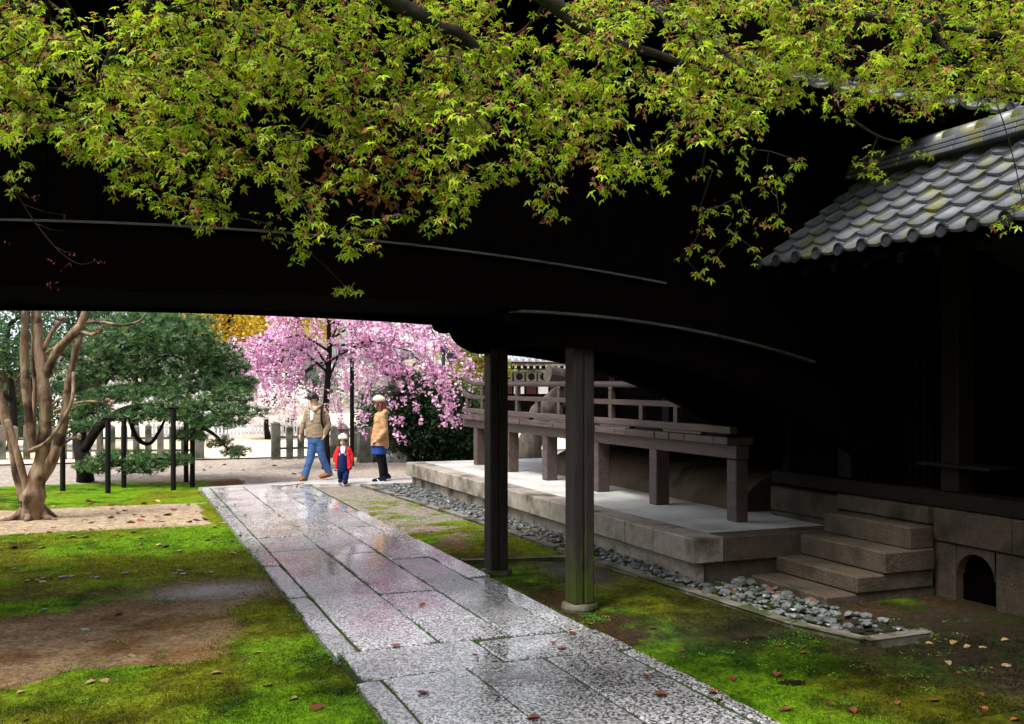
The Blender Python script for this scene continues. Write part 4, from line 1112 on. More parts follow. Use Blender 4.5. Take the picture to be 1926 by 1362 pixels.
# golden trees far behind
for i, (px, py, Z, w, h, lab) in enumerate([(415, 608, 36, 2.3, 1.0, "golden leaved tree behind the crown of the pine"), (545, 608, 38, 1.9, 1.2, "golden orange tree rising behind the pink weeping cherry")]):
    c = pz(px, py, Z)
    leafy("golden_tree", lab, "tree", (c[0], c[1], 0), blob_clumps((c[0], c[1], c[2] + .1), (w, 1.5, h), 54, .62, 70 + i), 380, .15,
          [(.55, .36, .015), (.46, .32, .02), (.6, .44, .05), (.34, .27, .02)], fork((c[0], c[1], -.05), (c[0] + .2, c[1], c[2] + .6), .2, 9, 1.7, 72 + i))
# white cherry trees in the courtyard
for i, (px, py, Z, w, h, lab) in enumerate([(505, 742, 33, 1.5, .85, "white blossoming cherry between the pine and the pink cherry"), (455, 655, 42, 2.2, .5, "pale cherry in white bloom behind the golden tree"), (760, 640, 34, 1.6, 1.0, "white cherry showing through behind the stone lantern"), (845, 660, 33, .8, .9, "small white cherry behind the lamp pole")]):
    c = pz(px, py, Z)
    leafy("white_cherry", lab, "tree", (c[0], c[1], 0), blob_clumps((c[0], c[1], c[2]), (w, 1.2, h), 46, .5, 80 + i), 560, .10,
          [(.85, .78, .8), (.8, .72, .76), (.88, .84, .84)], fork((c[0], c[1], -.05), (c[0], c[1], c[2] + .5), .1, 8, 1.1, 83 + i), None, T_BLOSSOM, blossom_m, bark_dark, .08)
# evergreens on the left
E_G = [(.03, .075, .025), (.045, .11, .035), (.07, .14, .05), (.018, .045, .018)]
for i, (px, py, Z, w, h, lab) in enumerate([(20, 640, 27, 1.3, 1.3, "dense evergreen tree beyond the pale trunked tree"), (150, 610, 31, 2.3, .95, "tall dark evergreen behind the propped pine"), (60, 760, 29, 1.6, .85, "round evergreen shrub in front of the stone fence"), (255, 600, 34, 1.8, .8, "evergreen tree above the flat pine crown"), (-60, 590, 36, 1.6, .8, "bushy green tree behind the small red shrine")]):
    c = pz(px, py, Z)
    leafy("evergreen_tree", lab, "tree", (c[0], c[1], 0), blob_clumps((c[0], c[1], c[2]), (w, 1.3, h), 40, .55, 90 + i), 420, .13, E_G, fork((c[0], c[1], -.05), (c[0], c[1], c[2] + .4), .12, 7, 1.0, 95 + i), "evergreen trees beyond the fence")
# evergreens out of view, added to block low light from left and behind
for i, (x_, y_, h_, lab) in enumerate([(x_, y_, h_, "tall broad evergreen out of view, added to block low side light") for (x_, y_, h_) in [(-6.3, -1.5, 7.5), (-6.8, 2.6, 8), (-6.6, 6.8, 7.5), (-7.2, 12.5, 7), (-2.8, -6.5, 8), (2.0, -7.2, 8), (6.8, -6.0, 8)]]):
    leafy("screen_tree", lab, "tree", (x_, y_, 0), blob_clumps((x_, y_, h_ * .52), (2.0, 2.0, h_ * .42), 60, 1.0, 300 + i), 110, .30, E_G, fork((x_, y_, -.1), (x_, y_, h_ * .8), .2, 7, 1.5, 310 + i), "unseen evergreens added to block side light")
# far line of trees that closes the view
FARL = ["grey green treetop far behind the courtyard fence", "dark treetop far beyond the sandy courtyard", "pale blossoming treetop far beyond the courtyard", "olive treetop far behind the temple roof"]
random.seed(77)
for i in range(13):
    px = -250 + i * 155; Z = random.uniform(58, 78); h = random.uniform(3.0, 5.5); c = pz(px, 700, Z)
    kk = i % 4
    cols = [[(.10, .13, .06), (.15, .18, .08)], [(.05, .08, .03), (.08, .11, .05)], [(.7, .6, .62), (.6, .5, .52)], [(.18, .18, .06), (.22, .2, .05)]][kk]
    leafy("far_tree", FARL[kk], "tree", (c[0], c[1], 0), blob_clumps((c[0], c[1], h * .55), (3.0, 2.2, h * .45), 26, 1.25, 120 + i), 60, .38, cols, fork((c[0], c[1], -.1), (c[0], c[1], h * .8), .22, 5, 1.8, 140 + i), "trees closing the view")
# house and red shrine glimpsed behind the evergreens
def small_house(name, label, c, w, d, h, rh, wall_m, roof_m, windows):
    t = thing(name, label, "building", (c[0], c[1], 0))
    MB().box(c[0] - w / 2, c[0] + w / 2, c[1] - d / 2, c[1] + d / 2, -.05, h).build("wall", wall_m, t)
    MB().add([(c[0] - w / 2 - .5, c[1] - d / 2 - .5, h + .01), (c[0] + w / 2 + .5, c[1] - d / 2 - .5, h + .01), (c[0] + w / 2 + .5, c[1] + d / 2 + .5, h + .01), (c[0] - w / 2 - .5, c[1] + d / 2 + .5, h + .01), (c[0] - w / 2 - .3, c[1], h + rh), (c[0] + w / 2 + .3, c[1], h + rh)],
             [(3, 2, 1, 0), (0, 1, 5, 4), (2, 3, 4, 5), (1, 2, 5), (3, 0, 4)]).build("roof", roof_m, t)
    for (x, z, ww, hh) in windows:
        wnd = MB().box(c[0] + x - ww / 2, c[0] + x + ww / 2, c[1] - d / 2 - .03, c[1] - d / 2 - .002, z, z + hh).build("window", white_paint, t)
        MB().box(c[0] + x - ww / 2 + .06, c[0] + x + ww / 2 - .06, c[1] - d / 2 - .036, c[1] - d / 2 - .03, z + .06, z + hh - .06).build("pane", puddle_mat, wnd)
pale_wall = pmat("pale_wall", (.6, .6, .6), (.75, .75, .73), scale=2, rough=(.8, .9), bump=.1)
red_wall = pmat("red_wall", (.03, .005, .004), (.06, .009, .007), scale=3, rough=(.6, .8), bump=.1)
steel_roof = pmat("steel_roof", (.3, .34, .4), (.45, .5, .56), scale=3, rough=(.3, .5), bump=.1)
small_house("house", "pale house with a grey blue roof far beyond the evergreens", pz(200, 700, 56)[:2], 14, 7, 3.6, 2.2, pale_wall, steel_roof, [(-4, 1.2, 1.4, 1.2), (-1, 1.2, 1.4, 1.2), (2.5, 1.2, 1.4, 1.2)])
small_house("shrine", "small dark red shrine with a grey roof behind the evergreens", pz(-20, 720, 33)[:2], 2.6, 2.0, 2.3, .9, red_wall, steel_roof, [(0, .6, .8, 1.0)])
# temple hall far behind the veranda
c = (15.2, 36.0); far = thing("far_temple", "distant temple hall with white tipped rafters and carved panels", "building", (c[0], c[1], 0))
white_plaster = pmat("white_plaster", (.7, .7, .68), (.8, .8, .78), scale=3, rough=(.8, .9), bump=.1)
carve = pmat("carved_wood", (.12, .11, .1), (.26, .25, .24), scale=12, rough=(.7, .9), bump=.5)
MB().box(12.4, 20, 36.6, 41, -.05, 2.3).build("wall", hall_wood, far)
MB().box(12.3, 20, 36.3, 36.6, .0, .5, .02).build("footing", granite, far)
for k in range(12):
    u = 12.6 + k * .52
    pnl = MB().box(u, u + .46, 36.53, 36.597, 1.95, 2.32, .02).build("carved_panel", carve, far)
    MB().add([(u + .23 + math.cos(a) * .15, 36.525, 2.13 + math.sin(a) * .15) for a in np.linspace(0, 2 * math.pi, 15)[:-1]], [tuple(range(14))]).build("roundel", pole_black, pnl)
    MB().box(u + .02, u + .44, 36.54, 36.597, 1.45, 1.9).build("wall_panel", white_plaster if k % 2 == 0 else red_wall, far)
MB().box(12.2, 20, 35.7, 36.6, 2.42, 2.44).build("soffit", black_wood, far)
for k in range(30):
    u = 12.3 + k * .26
    r_ = MB().box(u - .04, u + .04, 35.62, 36.6, 2.46, 2.55).build("rafter", hall_wood, far)
    MB().box(u - .042, u + .042, 35.600, 35.618, 2.455, 2.555).build("painted_tip", white_plaster, r_)
MB().box(12.0, 20.2, 35.3, 35.42, 2.62, 2.74).build("fascia", red_wall, far)
rfm = MB().add([(11.9, 35.25, 2.76), (20.3, 35.25, 2.76), (20.3, 39, 4.9), (13, 39, 4.9), (11.9, 35.25, 2.70), (20.3, 35.25, 2.70), (20.3, 39, 4.8), (13, 39, 4.8)], [(0, 1, 2, 3), (7, 6, 5, 4), (0, 4, 5, 1), (3, 7, 4, 0), (2, 6, 7, 3), (1, 5, 6, 2)]).build("roof", steel_roof, far)
for k in range(30):
    u = 12.0 + k * .28
    MB().tube([(u, 35.2, 2.79), (u + .02, 37.0, 3.82)], .07, 8).build("roll_tile", steel_roof, rfm, True)
# old trunk with a sawn limb beyond the veranda
q = gp(992, 880); tr_ = thing("old_trunk", "thick rough trunk with a sawn off limb seen under the veranda", "tree trunk", (q[0], q[1], 0))
top = pz(1062, 716, 21.5)
MB().tube([(q[0], q[1], -.05), (q[0] + .03, q[1], .5), (q[0] + .25, q[1] - .1, 1.2), (top[0] + .15, top[1] + .1, 1.75), (top[0] + .35, top[1], 2.4)], [.34, .28, .24, .22, .2], 14, jit=.07).build("trunk", bark_grey, tr_, True)
e = pz(1030, 704, 21.3); MB().tube([(top[0] + .3, top[1], 1.95), e], [.17, .19], 14, jit=.04).build("sawn_limb", bark_grey, tr_)

# ================================================================== weeping cherry
q = gp(613, 880); wc = thing("weeping_cherry", "weeping cherry in full pink bloom behind the family", "tree", (q[0], q[1], 0))
Zc = q[0] * SN + q[1] * CS
def cz(px, py, dz=0): return pz(px, py, Zc + dz)
MB().tube([(q[0], q[1], -.05), cz(614, 850), cz(612, 780), cz(616, 720), cz(620, 660, .1), cz(618, 610, .1), cz(624, 560, .1)], [.10, .08, .07, .065, .06, .05, .04], 10, jit=.12).build("trunk", bark_dark, wc, True)
random.seed(44)
strands = []
limbs = [[(616, 700), (570, 660), (520, 645), (478, 670)], [(618, 660), (570, 630), (512, 640), (468, 690)], [(620, 640), (680, 600), (750, 600), (800, 640)], [(618, 680), (690, 640), (770, 660), (830, 720)],
         [(620, 610), (720, 570), (800, 600), (845, 680)], [(616, 720), (640, 660), (700, 650), (720, 700)], [(617, 690), (590, 650), (540, 660), (520, 700)], [(620, 600), (600, 585), (565, 600), (540, 630)], [(622, 600), (660, 550), (740, 560), (790, 590)], [(619, 650), (640, 600), (655, 600), (668, 640)]]
for i, L in enumerate(limbs):
    dz = [0, random.uniform(-.6, .6), random.uniform(-1.1, 1.1), random.uniform(-1.3, 1.3)]
    pts = [Vector(cz(x, y, d)) for (x, y), d in zip(L, dz)]
    fine_ = []
    for a, b in zip(pts[:-1], pts[1:]):
        for k in range(4): fine_.append(a.lerp(b, k / 4))
    fine_.append(pts[-1])
    MB().tube(fine_, list(np.linspace(.03, .008, len(fine_))), 6, jit=.1).build("branch", bark_dark, wc, True)
    for k in range(34):
        s = fine_[random.randint(2, len(fine_) - 1)]; drop = random.uniform(.12, 1.0) ** 1.2; out = (s - pts[0]); out.z = 0
        out = out.normalized() * random.uniform(.15, .8) if out.length > .01 else Vector((0, 0, 0))
        sd_ = Vector((random.gauss(0, .28), random.gauss(0, .3), 0))
        strands.append([s + Vector((0, 0, 0)), s + (out + sd_) * .6 + Vector((0, 0, random.uniform(-.02, .22))), s + out + sd_ + Vector((0, 0, -drop * .55)), s + (out + sd_) * 1.15 + Vector((0, 0, -drop))])
# named long strands on the right that hang low
for (x0, y0, x1, y1, dz) in [(800, 660, 850, 800, -.2), (790, 680, 835, 790, -.4), (820, 700, 856, 808, -.1), (730, 740, 760, 830, -.5), (640, 740, 655, 815, -.4), (690, 720, 672, 800, -.3), (560, 700, 548, 770, -.3), (590, 720, 600, 770, -.6), (760, 690, 780, 790, -.5), (835, 690, 850, 790, -.1), (490, 670, 500, 745, .3), (520, 665, 530, 750, 0)]:
    for k in range(3):
        a = Vector(cz(x0 + random.gauss(0, 8), y0, dz)); b = Vector(cz(x1 + random.gauss(0, 8), y1 + random.gauss(0, 8), dz))
        strands.append([a, a.lerp(b, .33) + Vector((0, 0, .05)), a.lerp(b, .66), b])
mbt = MB(); P = []
for s in strands:
    mbt.tube(s, [.008, .006, .004, .003], 3, caps=False)
    tot = sum((b - a).length for a, b in zip(s[:-1], s[1:]))
    ph = random.uniform(0, 6.28)
    for k in range(int(tot * 60)):
        t = random.random() ** .8 * 3
        if math.sin(t * 7 + ph) < -.35: continue
        i = min(int(t), 2); p_ = s[i].lerp(s[i + 1], t - i)
        P.append((p_.x + random.gauss(0, .035), p_.y + random.gauss(0, .04), p_.z + random.gauss(0, .035)))
tw = mbt.build("twigs", bark_dark, wc); tw["kind"] = "stuff"
P = np.array(P); n = len(P)
PINK = [(.78, .38, .62), (.84, .50, .72), (.88, .62, .78), (.70, .28, .54), (.92, .76, .84)]
leaves_obj("blossom", T_BLOSSOM, P, rand_dirs(n), rand_dirs(n), .062 * RNG.uniform(.7, 1.3, n), palette(n, PINK, .08), blossom_m, wc, "stuff")
q = gp(662, 874); sp_ = thing("support_pole", "dark timber pole propping the pink weeping cherry", "pole", (q[0], q[1], 0))
MB().tube([(q[0], q[1], -.1), (q[0], q[1], 3.1)], .05, 8).build("pole", pole_black, sp_)
MB().tube([(q[0] - .5, q[1], 2.72), (q[0] + .5, q[1], 2.78)], .035, 6).build("crossbar", pole_black, sp_)

# ================================================================== propped pine
q = gp(160, 903); pine = thing("pine_tree", "spreading pine with flat dark green crown held up by props", "tree", (q[0], q[1], 0))
ZP = 18.6
def pp(x, y, d=0): return pz(x, y, ZP + d)
limbsP = [([(q[0], q[1], -.06), pp(158, 870), pp(150, 820, .2), pp(165, 760, .3), pp(200, 710, .2), pp(240, 660, .1), pp(260, 620, .1)], [.17, .14, .12, .11, .09, .07, .04]),
          ([pp(156, 850), pp(190, 800, -.2), pp(240, 770, -.3), pp(300, 765, -.3), pp(380, 770, -.4), pp(450, 760, -.4)], [.09, .08, .07, .06, .045, .025]),
          ([pp(165, 760, .3), pp(230, 730, .3), pp(320, 720, .4), pp(400, 700, .3), pp(450, 690, .2)], [.08, .07, .055, .04, .02]),
          ([pp(158, 868), pp(200, 872, -.4), pp(260, 870, -.6), pp(330, 860, -.6)], [.1, .07, .05, .025]),
          ([pp(300, 765, -.3), pp(350, 790, -.5), pp(400, 815, -.5), pp(430, 845, -.5), pp(460, 858, -.5)], [.05, .04, .03, .02, .012]),
          ([pp(200, 710, .2), pp(150, 680, .5), pp(100, 660, .6), pp(60, 670, .7)], [.06, .05, .04, .02]),
          ([pp(240, 770, -.3), pp(255, 820, -.2), pp(280, 835, 0), pp(300, 810, .1), pp(318, 770, .1)], [.045, .04, .035, .03, .02]),
          ([pp(240, 660, .1), pp(310, 640, 0), pp(380, 640, 0), pp(430, 650, 0)], [.05, .04, .03, .015])]
for i, (pts, rad) in enumerate(limbsP):
    V_ = [Vector(x) for x in pts]; f_ = []
    for k in range(len(V_) - 1):
        p0, p1, p2, p3 = V_[max(k - 1, 0)], V_[k], V_[k + 1], V_[min(k + 2, len(V_) - 1)]
        for s_ in range(4):
            t = s_ / 4; f_.append(.5 * ((2 * p1) + (p2 - p0) * t + (2 * p0 - 5 * p1 + 4 * p2 - p3) * t * t + (3 * p1 - p0 - 3 * p2 + p3) * t ** 3))
    f_.append(V_[-1])
    MB().tube(f_, list(np.interp(np.linspace(0, 1, len(f_)), np.linspace(0, 1, len(rad)), rad)), 9, jit=.1).build("branch" if i else "trunk", bark_dark, pine, True)
pads = [(300, 778, 85, 15, -.3), (235, 786, 55, 13, -.2), (375, 788, 70, 15, -.4), (170, 800, 40, 12, 0), (235, 630, 80, 26, 0), (320, 632, 95, 24, -.1), (280, 660, 110, 24, .1), (390, 662, 70, 24, 0), (420, 690, 58, 22, .1), (330, 692, 110, 22, .3), (240, 700, 70, 22, .2), (200, 665, 60, 24, .4), (385, 722, 95, 20, .2), (290, 735, 90, 20, -.2),
        (430, 745, 55, 18, -.2), (350, 760, 90, 17, -.4), (455, 775, 48, 13, -.4), (410, 795, 60, 14, -.5), (215, 745, 60, 20, .1), (160, 700, 55, 25, .5), (130, 660, 50, 22, .6), (80, 690, 45, 22, .7), (360, 820, 40, 12, -.4),
        (445, 850, 28, 11, -.5), (415, 835, 24, 9, -.5), (230, 862, 62, 14, -.5), (300, 868, 62, 14, -.6), (180, 880, 40, 12, -.4), (265, 885, 40, 10, -.5), (170, 770, 45, 16, .2), (350, 610, 60, 18, .1), (260, 605, 70, 16, .2), (130, 730, 40, 20, .6), (330, 862, 30, 10, -.5), (450, 720, 40, 16, 0)]
P = []; NN = []
for (x, y, rx, ry, d) in pads:
    c = np.array(pp(x, y, d)); s_ = ZP / F_PX
    k = int(rx * ry * .30) + 20
    dd = rand_dirs(k); r = RNG.random(k) ** .45
    pts = dd * r[:, None] * np.array([rx * s_, max(.35, rx * s_ * .8), ry * s_])
    pts[:, 2] += .03 * np.sin(pts[:, 0] * 9 + x) + .06 * (fbm(pts[:, 0] * 3 + x, pts[:, 1] * 3, 3, 2) - .5)
    loc = np.stack([pts[:, 0] * CS + pts[:, 1] * SN, -pts[:, 0] * SN + pts[:, 1] * CS, pts[:, 2]], axis=1)
    P.append(c + loc); NN.append(dd)
P = np.concatenate(P); NN = np.concatenate(NN); n = len(P)
upv = NN * np.array([.7, .7, .3]) + np.array([0, 0, .75]) + rand_dirs(n) * .35
leaves_obj("needles", T_NEEDLE, P, rand_dirs(n, -.3, .3), upv, .10 * RNG.uniform(.7, 1.25, n), palette(n, [(.06, .13, .04), (.10, .20, .065), (.17, .28, .11), (.015, .045, .015)], .3), needle_m, pine, "stuff")
# connecting twigs inside the pads
mbt = MB(); random.seed(4)
for (x, y, rx, ry, d) in pads:
    for k in range(5):
        a = pp(x + random.uniform(-.2, .2) * rx, y + ry * .5, d); b = pp(x + random.uniform(-.9, .9) * rx, y + random.uniform(-.3, .5) * ry, d + random.uniform(-.4, .4))
        mbt.tube([a, b], [.012, .005], 4, caps=False)
mbt.build("twigs", bark_dark, pine)["kind"] = "stuff"
PROPS = [("black prop at the trunk side of the pine", 118, 922, 790), ("black prop with its foot in moss under the low pine branch", 203, 925, 790), ("black prop behind the low pine branch", 233, 915, 790), ("black prop under the long right pine limb", 326, 920, 770), ("rear black prop of the pair at the pine's path side", 350, 905, 768), ("front black prop of the pair at the pine's path side", 362, 912, 772)]
for i, (lab, px, py, ty) in enumerate(PROPS):
    g_ = gp(px, py); Z = g_[0] * SN + g_[1] * CS; h = CAM_H - (ty - HY) * Z / F_PX
    t = thing("tree_prop", lab, "prop", (g_[0], g_[1], 0), group="props under the pine")
    MB().tube([(g_[0], g_[1], -.1), (g_[0], g_[1], h)], .045, 8).build("pole", pole_black, t)
    MB().tube([(g_[0] - .09, g_[1], h + .03), (g_[0] + .09, g_[1], h + .03)], .03, 6).build("crosspiece", pole_black, t)

# ================================================================== pale trunked crape myrtle
q = gp(62, 973); my = thing("crape_myrtle", "bare crape myrtle with several smooth pale brown trunks", "tree", (q[0], q[1], 0))
ZM = 13.7
def mm(x, y, d=0): return pz(x, y, ZM + d)
stems = [([(q[0], q[1], -.08), mm(62, 950), mm(66, 915), mm(75, 880), mm(84, 820), mm(85, 760), mm(80, 700), mm(72, 640), mm(68, 590), mm(66, 520), mm(62, 440)], [.22, .175, .16, .12, .10, .10, .095, .085, .08, .07, .06]),
         ([mm(48, 945), mm(36, 900), mm(22, 830), mm(5, 770), mm(-10, 720), mm(-30, 660), mm(-40, 600), mm(-46, 540), mm(-60, 470)], [.10, .085, .075, .07, .065, .06, .055, .05, .035]),
         ([mm(52, 930, -.05), mm(40, 880, -.1), mm(22, 815, -.12), mm(12, 790, -.1)], [.07, .055, .05, .04]),
         ([mm(62, 850, -.1), mm(56, 800, -.15), mm(50, 740, -.15), mm(46, 680, -.1), mm(47, 620, -.1), mm(50, 570, -.1), mm(50, 480)], [.075, .07, .068, .066, .062, .058, .05]),
         ([mm(82, 720, .02), mm(92, 690), mm(112, 655), mm(140, 625), mm(155, 605), mm(165, 570), mm(172, 500)], [.075, .075, .07, .068, .066, .06, .05]),
         ([mm(78, 900, .05), mm(105, 850), mm(120, 790), mm(130, 720), mm(142, 660), mm(153, 625, .05), mm(160, 600, .15)], [.10, .085, .07, .062, .055, .05, .04]),
         ([mm(66, 845, .1), mm(62, 790, .15), mm(66, 730, .15), mm(62, 680, .1), mm(63, 620, .1)], [.04, .04, .035, .035, .03]),
         ([mm(158, 606), mm(190, 606), mm(230, 612), mm(262, 604), mm(275, 590)], [.03, .026, .024, .02, .012]),
         ([mm(56, 848, -.15), mm(90, 830, -.25), mm(118, 790, -.25), mm(136, 750, -.2), mm(138, 700, -.1)], [.035, .034, .032, .03, .025]),
         ([mm(102, 775), mm(130, 762), mm(165, 755), mm(200, 758)], [.025, .02, .018, .012]),
         ([mm(118, 838), mm(130, 828), mm(146, 822)], [.022, .018, .012]), ([mm(82, 660), mm(95, 630), mm(112, 605)], [.04, .035, .045]), ([mm(80, 668), mm(100, 655), mm(118, 650)], [.022, .02, .016]),
         ([mm(100, 760), mm(115, 750), mm(150, 745)], [.02, .017, .012]), ([mm(150, 622), mm(172, 630), mm(184, 622), mm(195, 612)], [.03, .035, .02, .012])]
for i, (pts, rad) in enumerate(stems):
    V_ = [Vector(x) for x in pts]; fine_ = []; fr_ = []
    for k in range(len(V_) - 1):
        p0, p1, p2, p3 = V_[max(k - 1, 0)], V_[k], V_[k + 1], V_[min(k + 2, len(V_) - 1)]
        for s_ in range(4):
            t = s_ / 4
            fine_.append(.5 * ((2 * p1) + (p2 - p0) * t + (2 * p0 - 5 * p1 + 4 * p2 - p3) * t * t + (3 * p1 - p0 - 3 * p2 + p3) * t ** 3)); fr_.append(rad[k] * (1 - t) + rad[k + 1] * t)
    fine_.append(V_[-1]); fr_.append(rad[-1])
    MB().tube(fine_, [r * .86 * (1 + .09 * math.sin(j * 1.3 + i)) for j, r in enumerate(fr_)], 12 if rad[0] > .05 else 8, jit=.035).build("trunk" if rad[0] > .06 else "branch", bark_myrtle, my, True)
for (x, y, d) in [(204, 757, 0), (148, 821, 0), (114, 602, 0), (186, 622, 0)]:
    for k in range(3):
        bm = bmesh.new(); bmesh.ops.create_icosphere(bm, subdivisions=2, radius=.034)
        c = Vector(mm(x + random.gauss(0, 4), y + random.gauss(0, 3), d))
        for v_ in bm.verts: v_.co = v_.co * (1 + .45 * mnoise.noise(v_.co * 30 + c)) + c
        MB().bm(bm).build("knuckle", bark_myrtle, my)
random.seed(91)
for i in range(6):   # surface roots
    a = i * 1.05 + .3; L = random.uniform(.3, .5)
    MB().tube([(q[0] + math.cos(a) * .08, q[1] + math.sin(a) * .08, .12), (q[0] + math.cos(a) * .22, q[1] + math.sin(a) * .22, .02), (q[0] + math.cos(a) * L, q[1] + math.sin(a) * L, -.04)], [.09, .05, .02], 8, jit=.08).build("root", bark_myrtle, my, True)
# power lines between the house and the trees
for i, (a, b) in enumerate([((260, 585), (640, 612)), ((300, 590), (640, 600))]):
    A, B = Vector(pz(a[0] - 400, a[1] - 30, 45)), Vector(pz(b[0] + 500, b[1] + 40, 45))
    mid_ = A.lerp(B, .5) - Vector((0, 0, .15))
    tag(MB().tube([A, mid_, B], .012, 4).build("power_line", pmat("wire%d" % i, (.45, .45, .45), (.5, .5, .5), bump=0)), ["upper thin overhead wire crossing in front of the golden trees", "lower thin overhead wire crossing in front of the golden trees"][i], "wire")

# ================================================================== maple overhead
mp0 = Vector((-1.5, 2.6, 0))
maple = thing("maple_tree", "maple with fresh yellow green leaves hanging over the path", "tree", tuple(mp0))
random.seed(101)
def smooth(pts, k=5):
    V_ = [Vector(x) for x in pts]; out = []
    for i in range(len(V_) - 1):
        p0, p1, p2, p3 = V_[max(i - 1, 0)], V_[i], V_[i + 1], V_[min(i + 2, len(V_) - 1)]
        for s_ in range(k):
            t = s_ / k; out.append(.5 * ((2 * p1) + (p2 - p0) * t + (2 * p0 - 5 * p1 + 4 * p2 - p3) * t * t + (3 * p1 - p0 - 3 * p2 + p3) * t ** 3))
    return out + [V_[-1]]
crotch = mp0 + Vector((.15, .2, 2.9))
MB().tube(smooth([mp0 + Vector((0, 0, -.1)), mp0 + Vector((.05, .05, 1.0)), mp0 + Vector((.1, .1, 2.0)), crotch]), list(np.linspace(.16, .11, 16)), 12, jit=.05).build("trunk", bark_maple, maple, True)
LIMB = [
    [crotch, pz(120, -160, 3.6), pz(330, -70, 4.2), pz(282, 10, 4.5), pz(262, 50, 4.6), pz(215, 95, 4.7), pz(185, 160, 4.75), pz(165, 205, 4.8)],
    [crotch, pz(300, -220, 3.8), pz(620, -90, 4.3), pz(745, 5, 4.5), pz(795, 28, 4.55), pz(820, 50, 4.6), pz(862, 60, 4.6), pz(905, 100, 4.7)],
    [crotch, pz(400, -300, 4.0), pz(800, -150, 4.5), pz(1030, 0, 4.8), pz(1080, 40, 4.85), pz(1150, 80, 4.9), pz(1230, 100, 5.0), pz(1330, 135, 5.1), pz(1420, 160, 5.2)],
    [crotch, pz(600, -350, 4.2), pz(1100, -200, 4.6), pz(1440, -30, 5.0), pz(1510, 10, 5.1), pz(1620, 30, 5.2), pz(1750, 45, 5.3), pz(1926, 70, 5.4), pz(2050, 60, 5.5)],
    [pz(1510, 10, 5.1), pz(1480, 90, 5.2), pz(1450, 180, 5.25), pz(1440, 205, 5.3)],
    [pz(1150, 80, 4.9), pz(1200, 110, 5.0), pz(1235, 180, 5.1), pz(1300, 225, 5.15)],
    [pz(1030, 0, 4.8), pz(980, 60, 4.9), pz(880, 110, 5.0), pz(850, 130, 5.0)],
    [pz(620, -90, 4.3), pz(560, 20, 4.6), pz(590, 80, 4.7), pz(690, 100, 4.8)],
    [pz(282, 10, 4.5), pz(420, 40, 4.6), pz(540, 90, 4.7), pz(650, 110, 4.75)],
    [crotch, pz(-60, -60, 3.9), pz(80, -10, 4.4), pz(92, 30, 4.5), pz(130, 70, 4.6)],
    [pz(690, 100, 4.8), pz(760, 200, 5.0), pz(740, 300, 5.1), pz(700, 400, 5.15)],
    [pz(1620, 30, 5.2), pz(1580, 120, 5.3), pz(1570, 190, 5.4), pz(1640, 250, 5.4), pz(1700, 270, 5.4)],
    [pz(350, 130, 4.7), pz(345, 220, 4.75), pz(350, 300, 4.8), pz(380, 390, 4.85)],
    [pz(1750, 45, 5.3), pz(1800, 120, 5.3), pz(1860, 160, 5.3), pz(1940, 180, 5.3)],
]
RAD = [(.05, .010), (.055, .02), (.06, .008), (.06, .008), (.010, .004), (.012, .004), (.01, .004), (.012, .004), (.012, .004), (.025, .005), (.010, .004), (.014, .005), (.010, .004), (.014, .005)]
nodes = []; parent_i = []; limbset = []
for L, (r0, r1) in zip(LIMB, RAD):
    f_ = smooth(L, 6)
    MB().tube(f_, list(np.linspace(r0, r1, len(f_))), 8 if r0 > .03 else 6, jit=.05).build("branch", bark_maple, maple, True)
    for k, x in enumerate(f_):
        if k > 4 or r0 < .03: nodes.append(x[:]); parent_i.append(-1)
nodes = np.array(nodes); 
BX = [-120, 0, 60, 100, 160, 200, 280, 330, 380, 420, 450, 480, 520, 550, 570, 600, 640, 690, 720, 740, 780, 830, 870, 910, 960, 1010, 1040, 1070, 1100, 1140, 1170, 1210, 1250, 1290, 1340, 1390, 1440, 1500, 1560, 1610, 1650, 1690, 1740, 1780, 1840, 1926, 2060]
BY = [250, 255, 270, 265, 310, 350, 395, 400, 428, 410, 360, 330, 340, 430, 480, 440, 480, 480, 490, 430, 420, 435, 400, 350, 345, 400, 395, 330, 290, 375, 340, 325, 335, 285, 285, 260, 240, 225, 245, 260, 225, 215, 220, 190, 195, 205, 200]
CL = []
cx_ = RNG.uniform(-140, 2070, 40000); cby = np.interp(cx_, BX, BY); cy_ = -170 + (cby + 170) * RNG.random(40000)
chole = fbm(cx_ / 95.0, cy_ / 75.0, 33, 3)
for x, y, by, hole in zip(cx_.tolist(), cy_.tolist(), cby.tolist(), chole.tolist()):
    if len(CL) >= 3700: break
    t = (y / by) if y > 0 else 0
    dens = 1.0 if t < .5 else 1.0 - .6 * ((t - .5) / .5) ** 1.2
    dens *= min(max((hole - .30) / .13, .05), 1)
    if y < 0: dens *= .6
    if random.random() > dens: continue
    zl = np.interp(x, [0, 900, 1926], [4.55, 4.85, 5.5]); Z = zl + random.gauss(0, .33)
    Z = min(max(Z, 3.7), np.interp(x, [0, 900, 1926], [5.05, 5.7, 6.6]))
    CL.append(pz(x, y, Z))
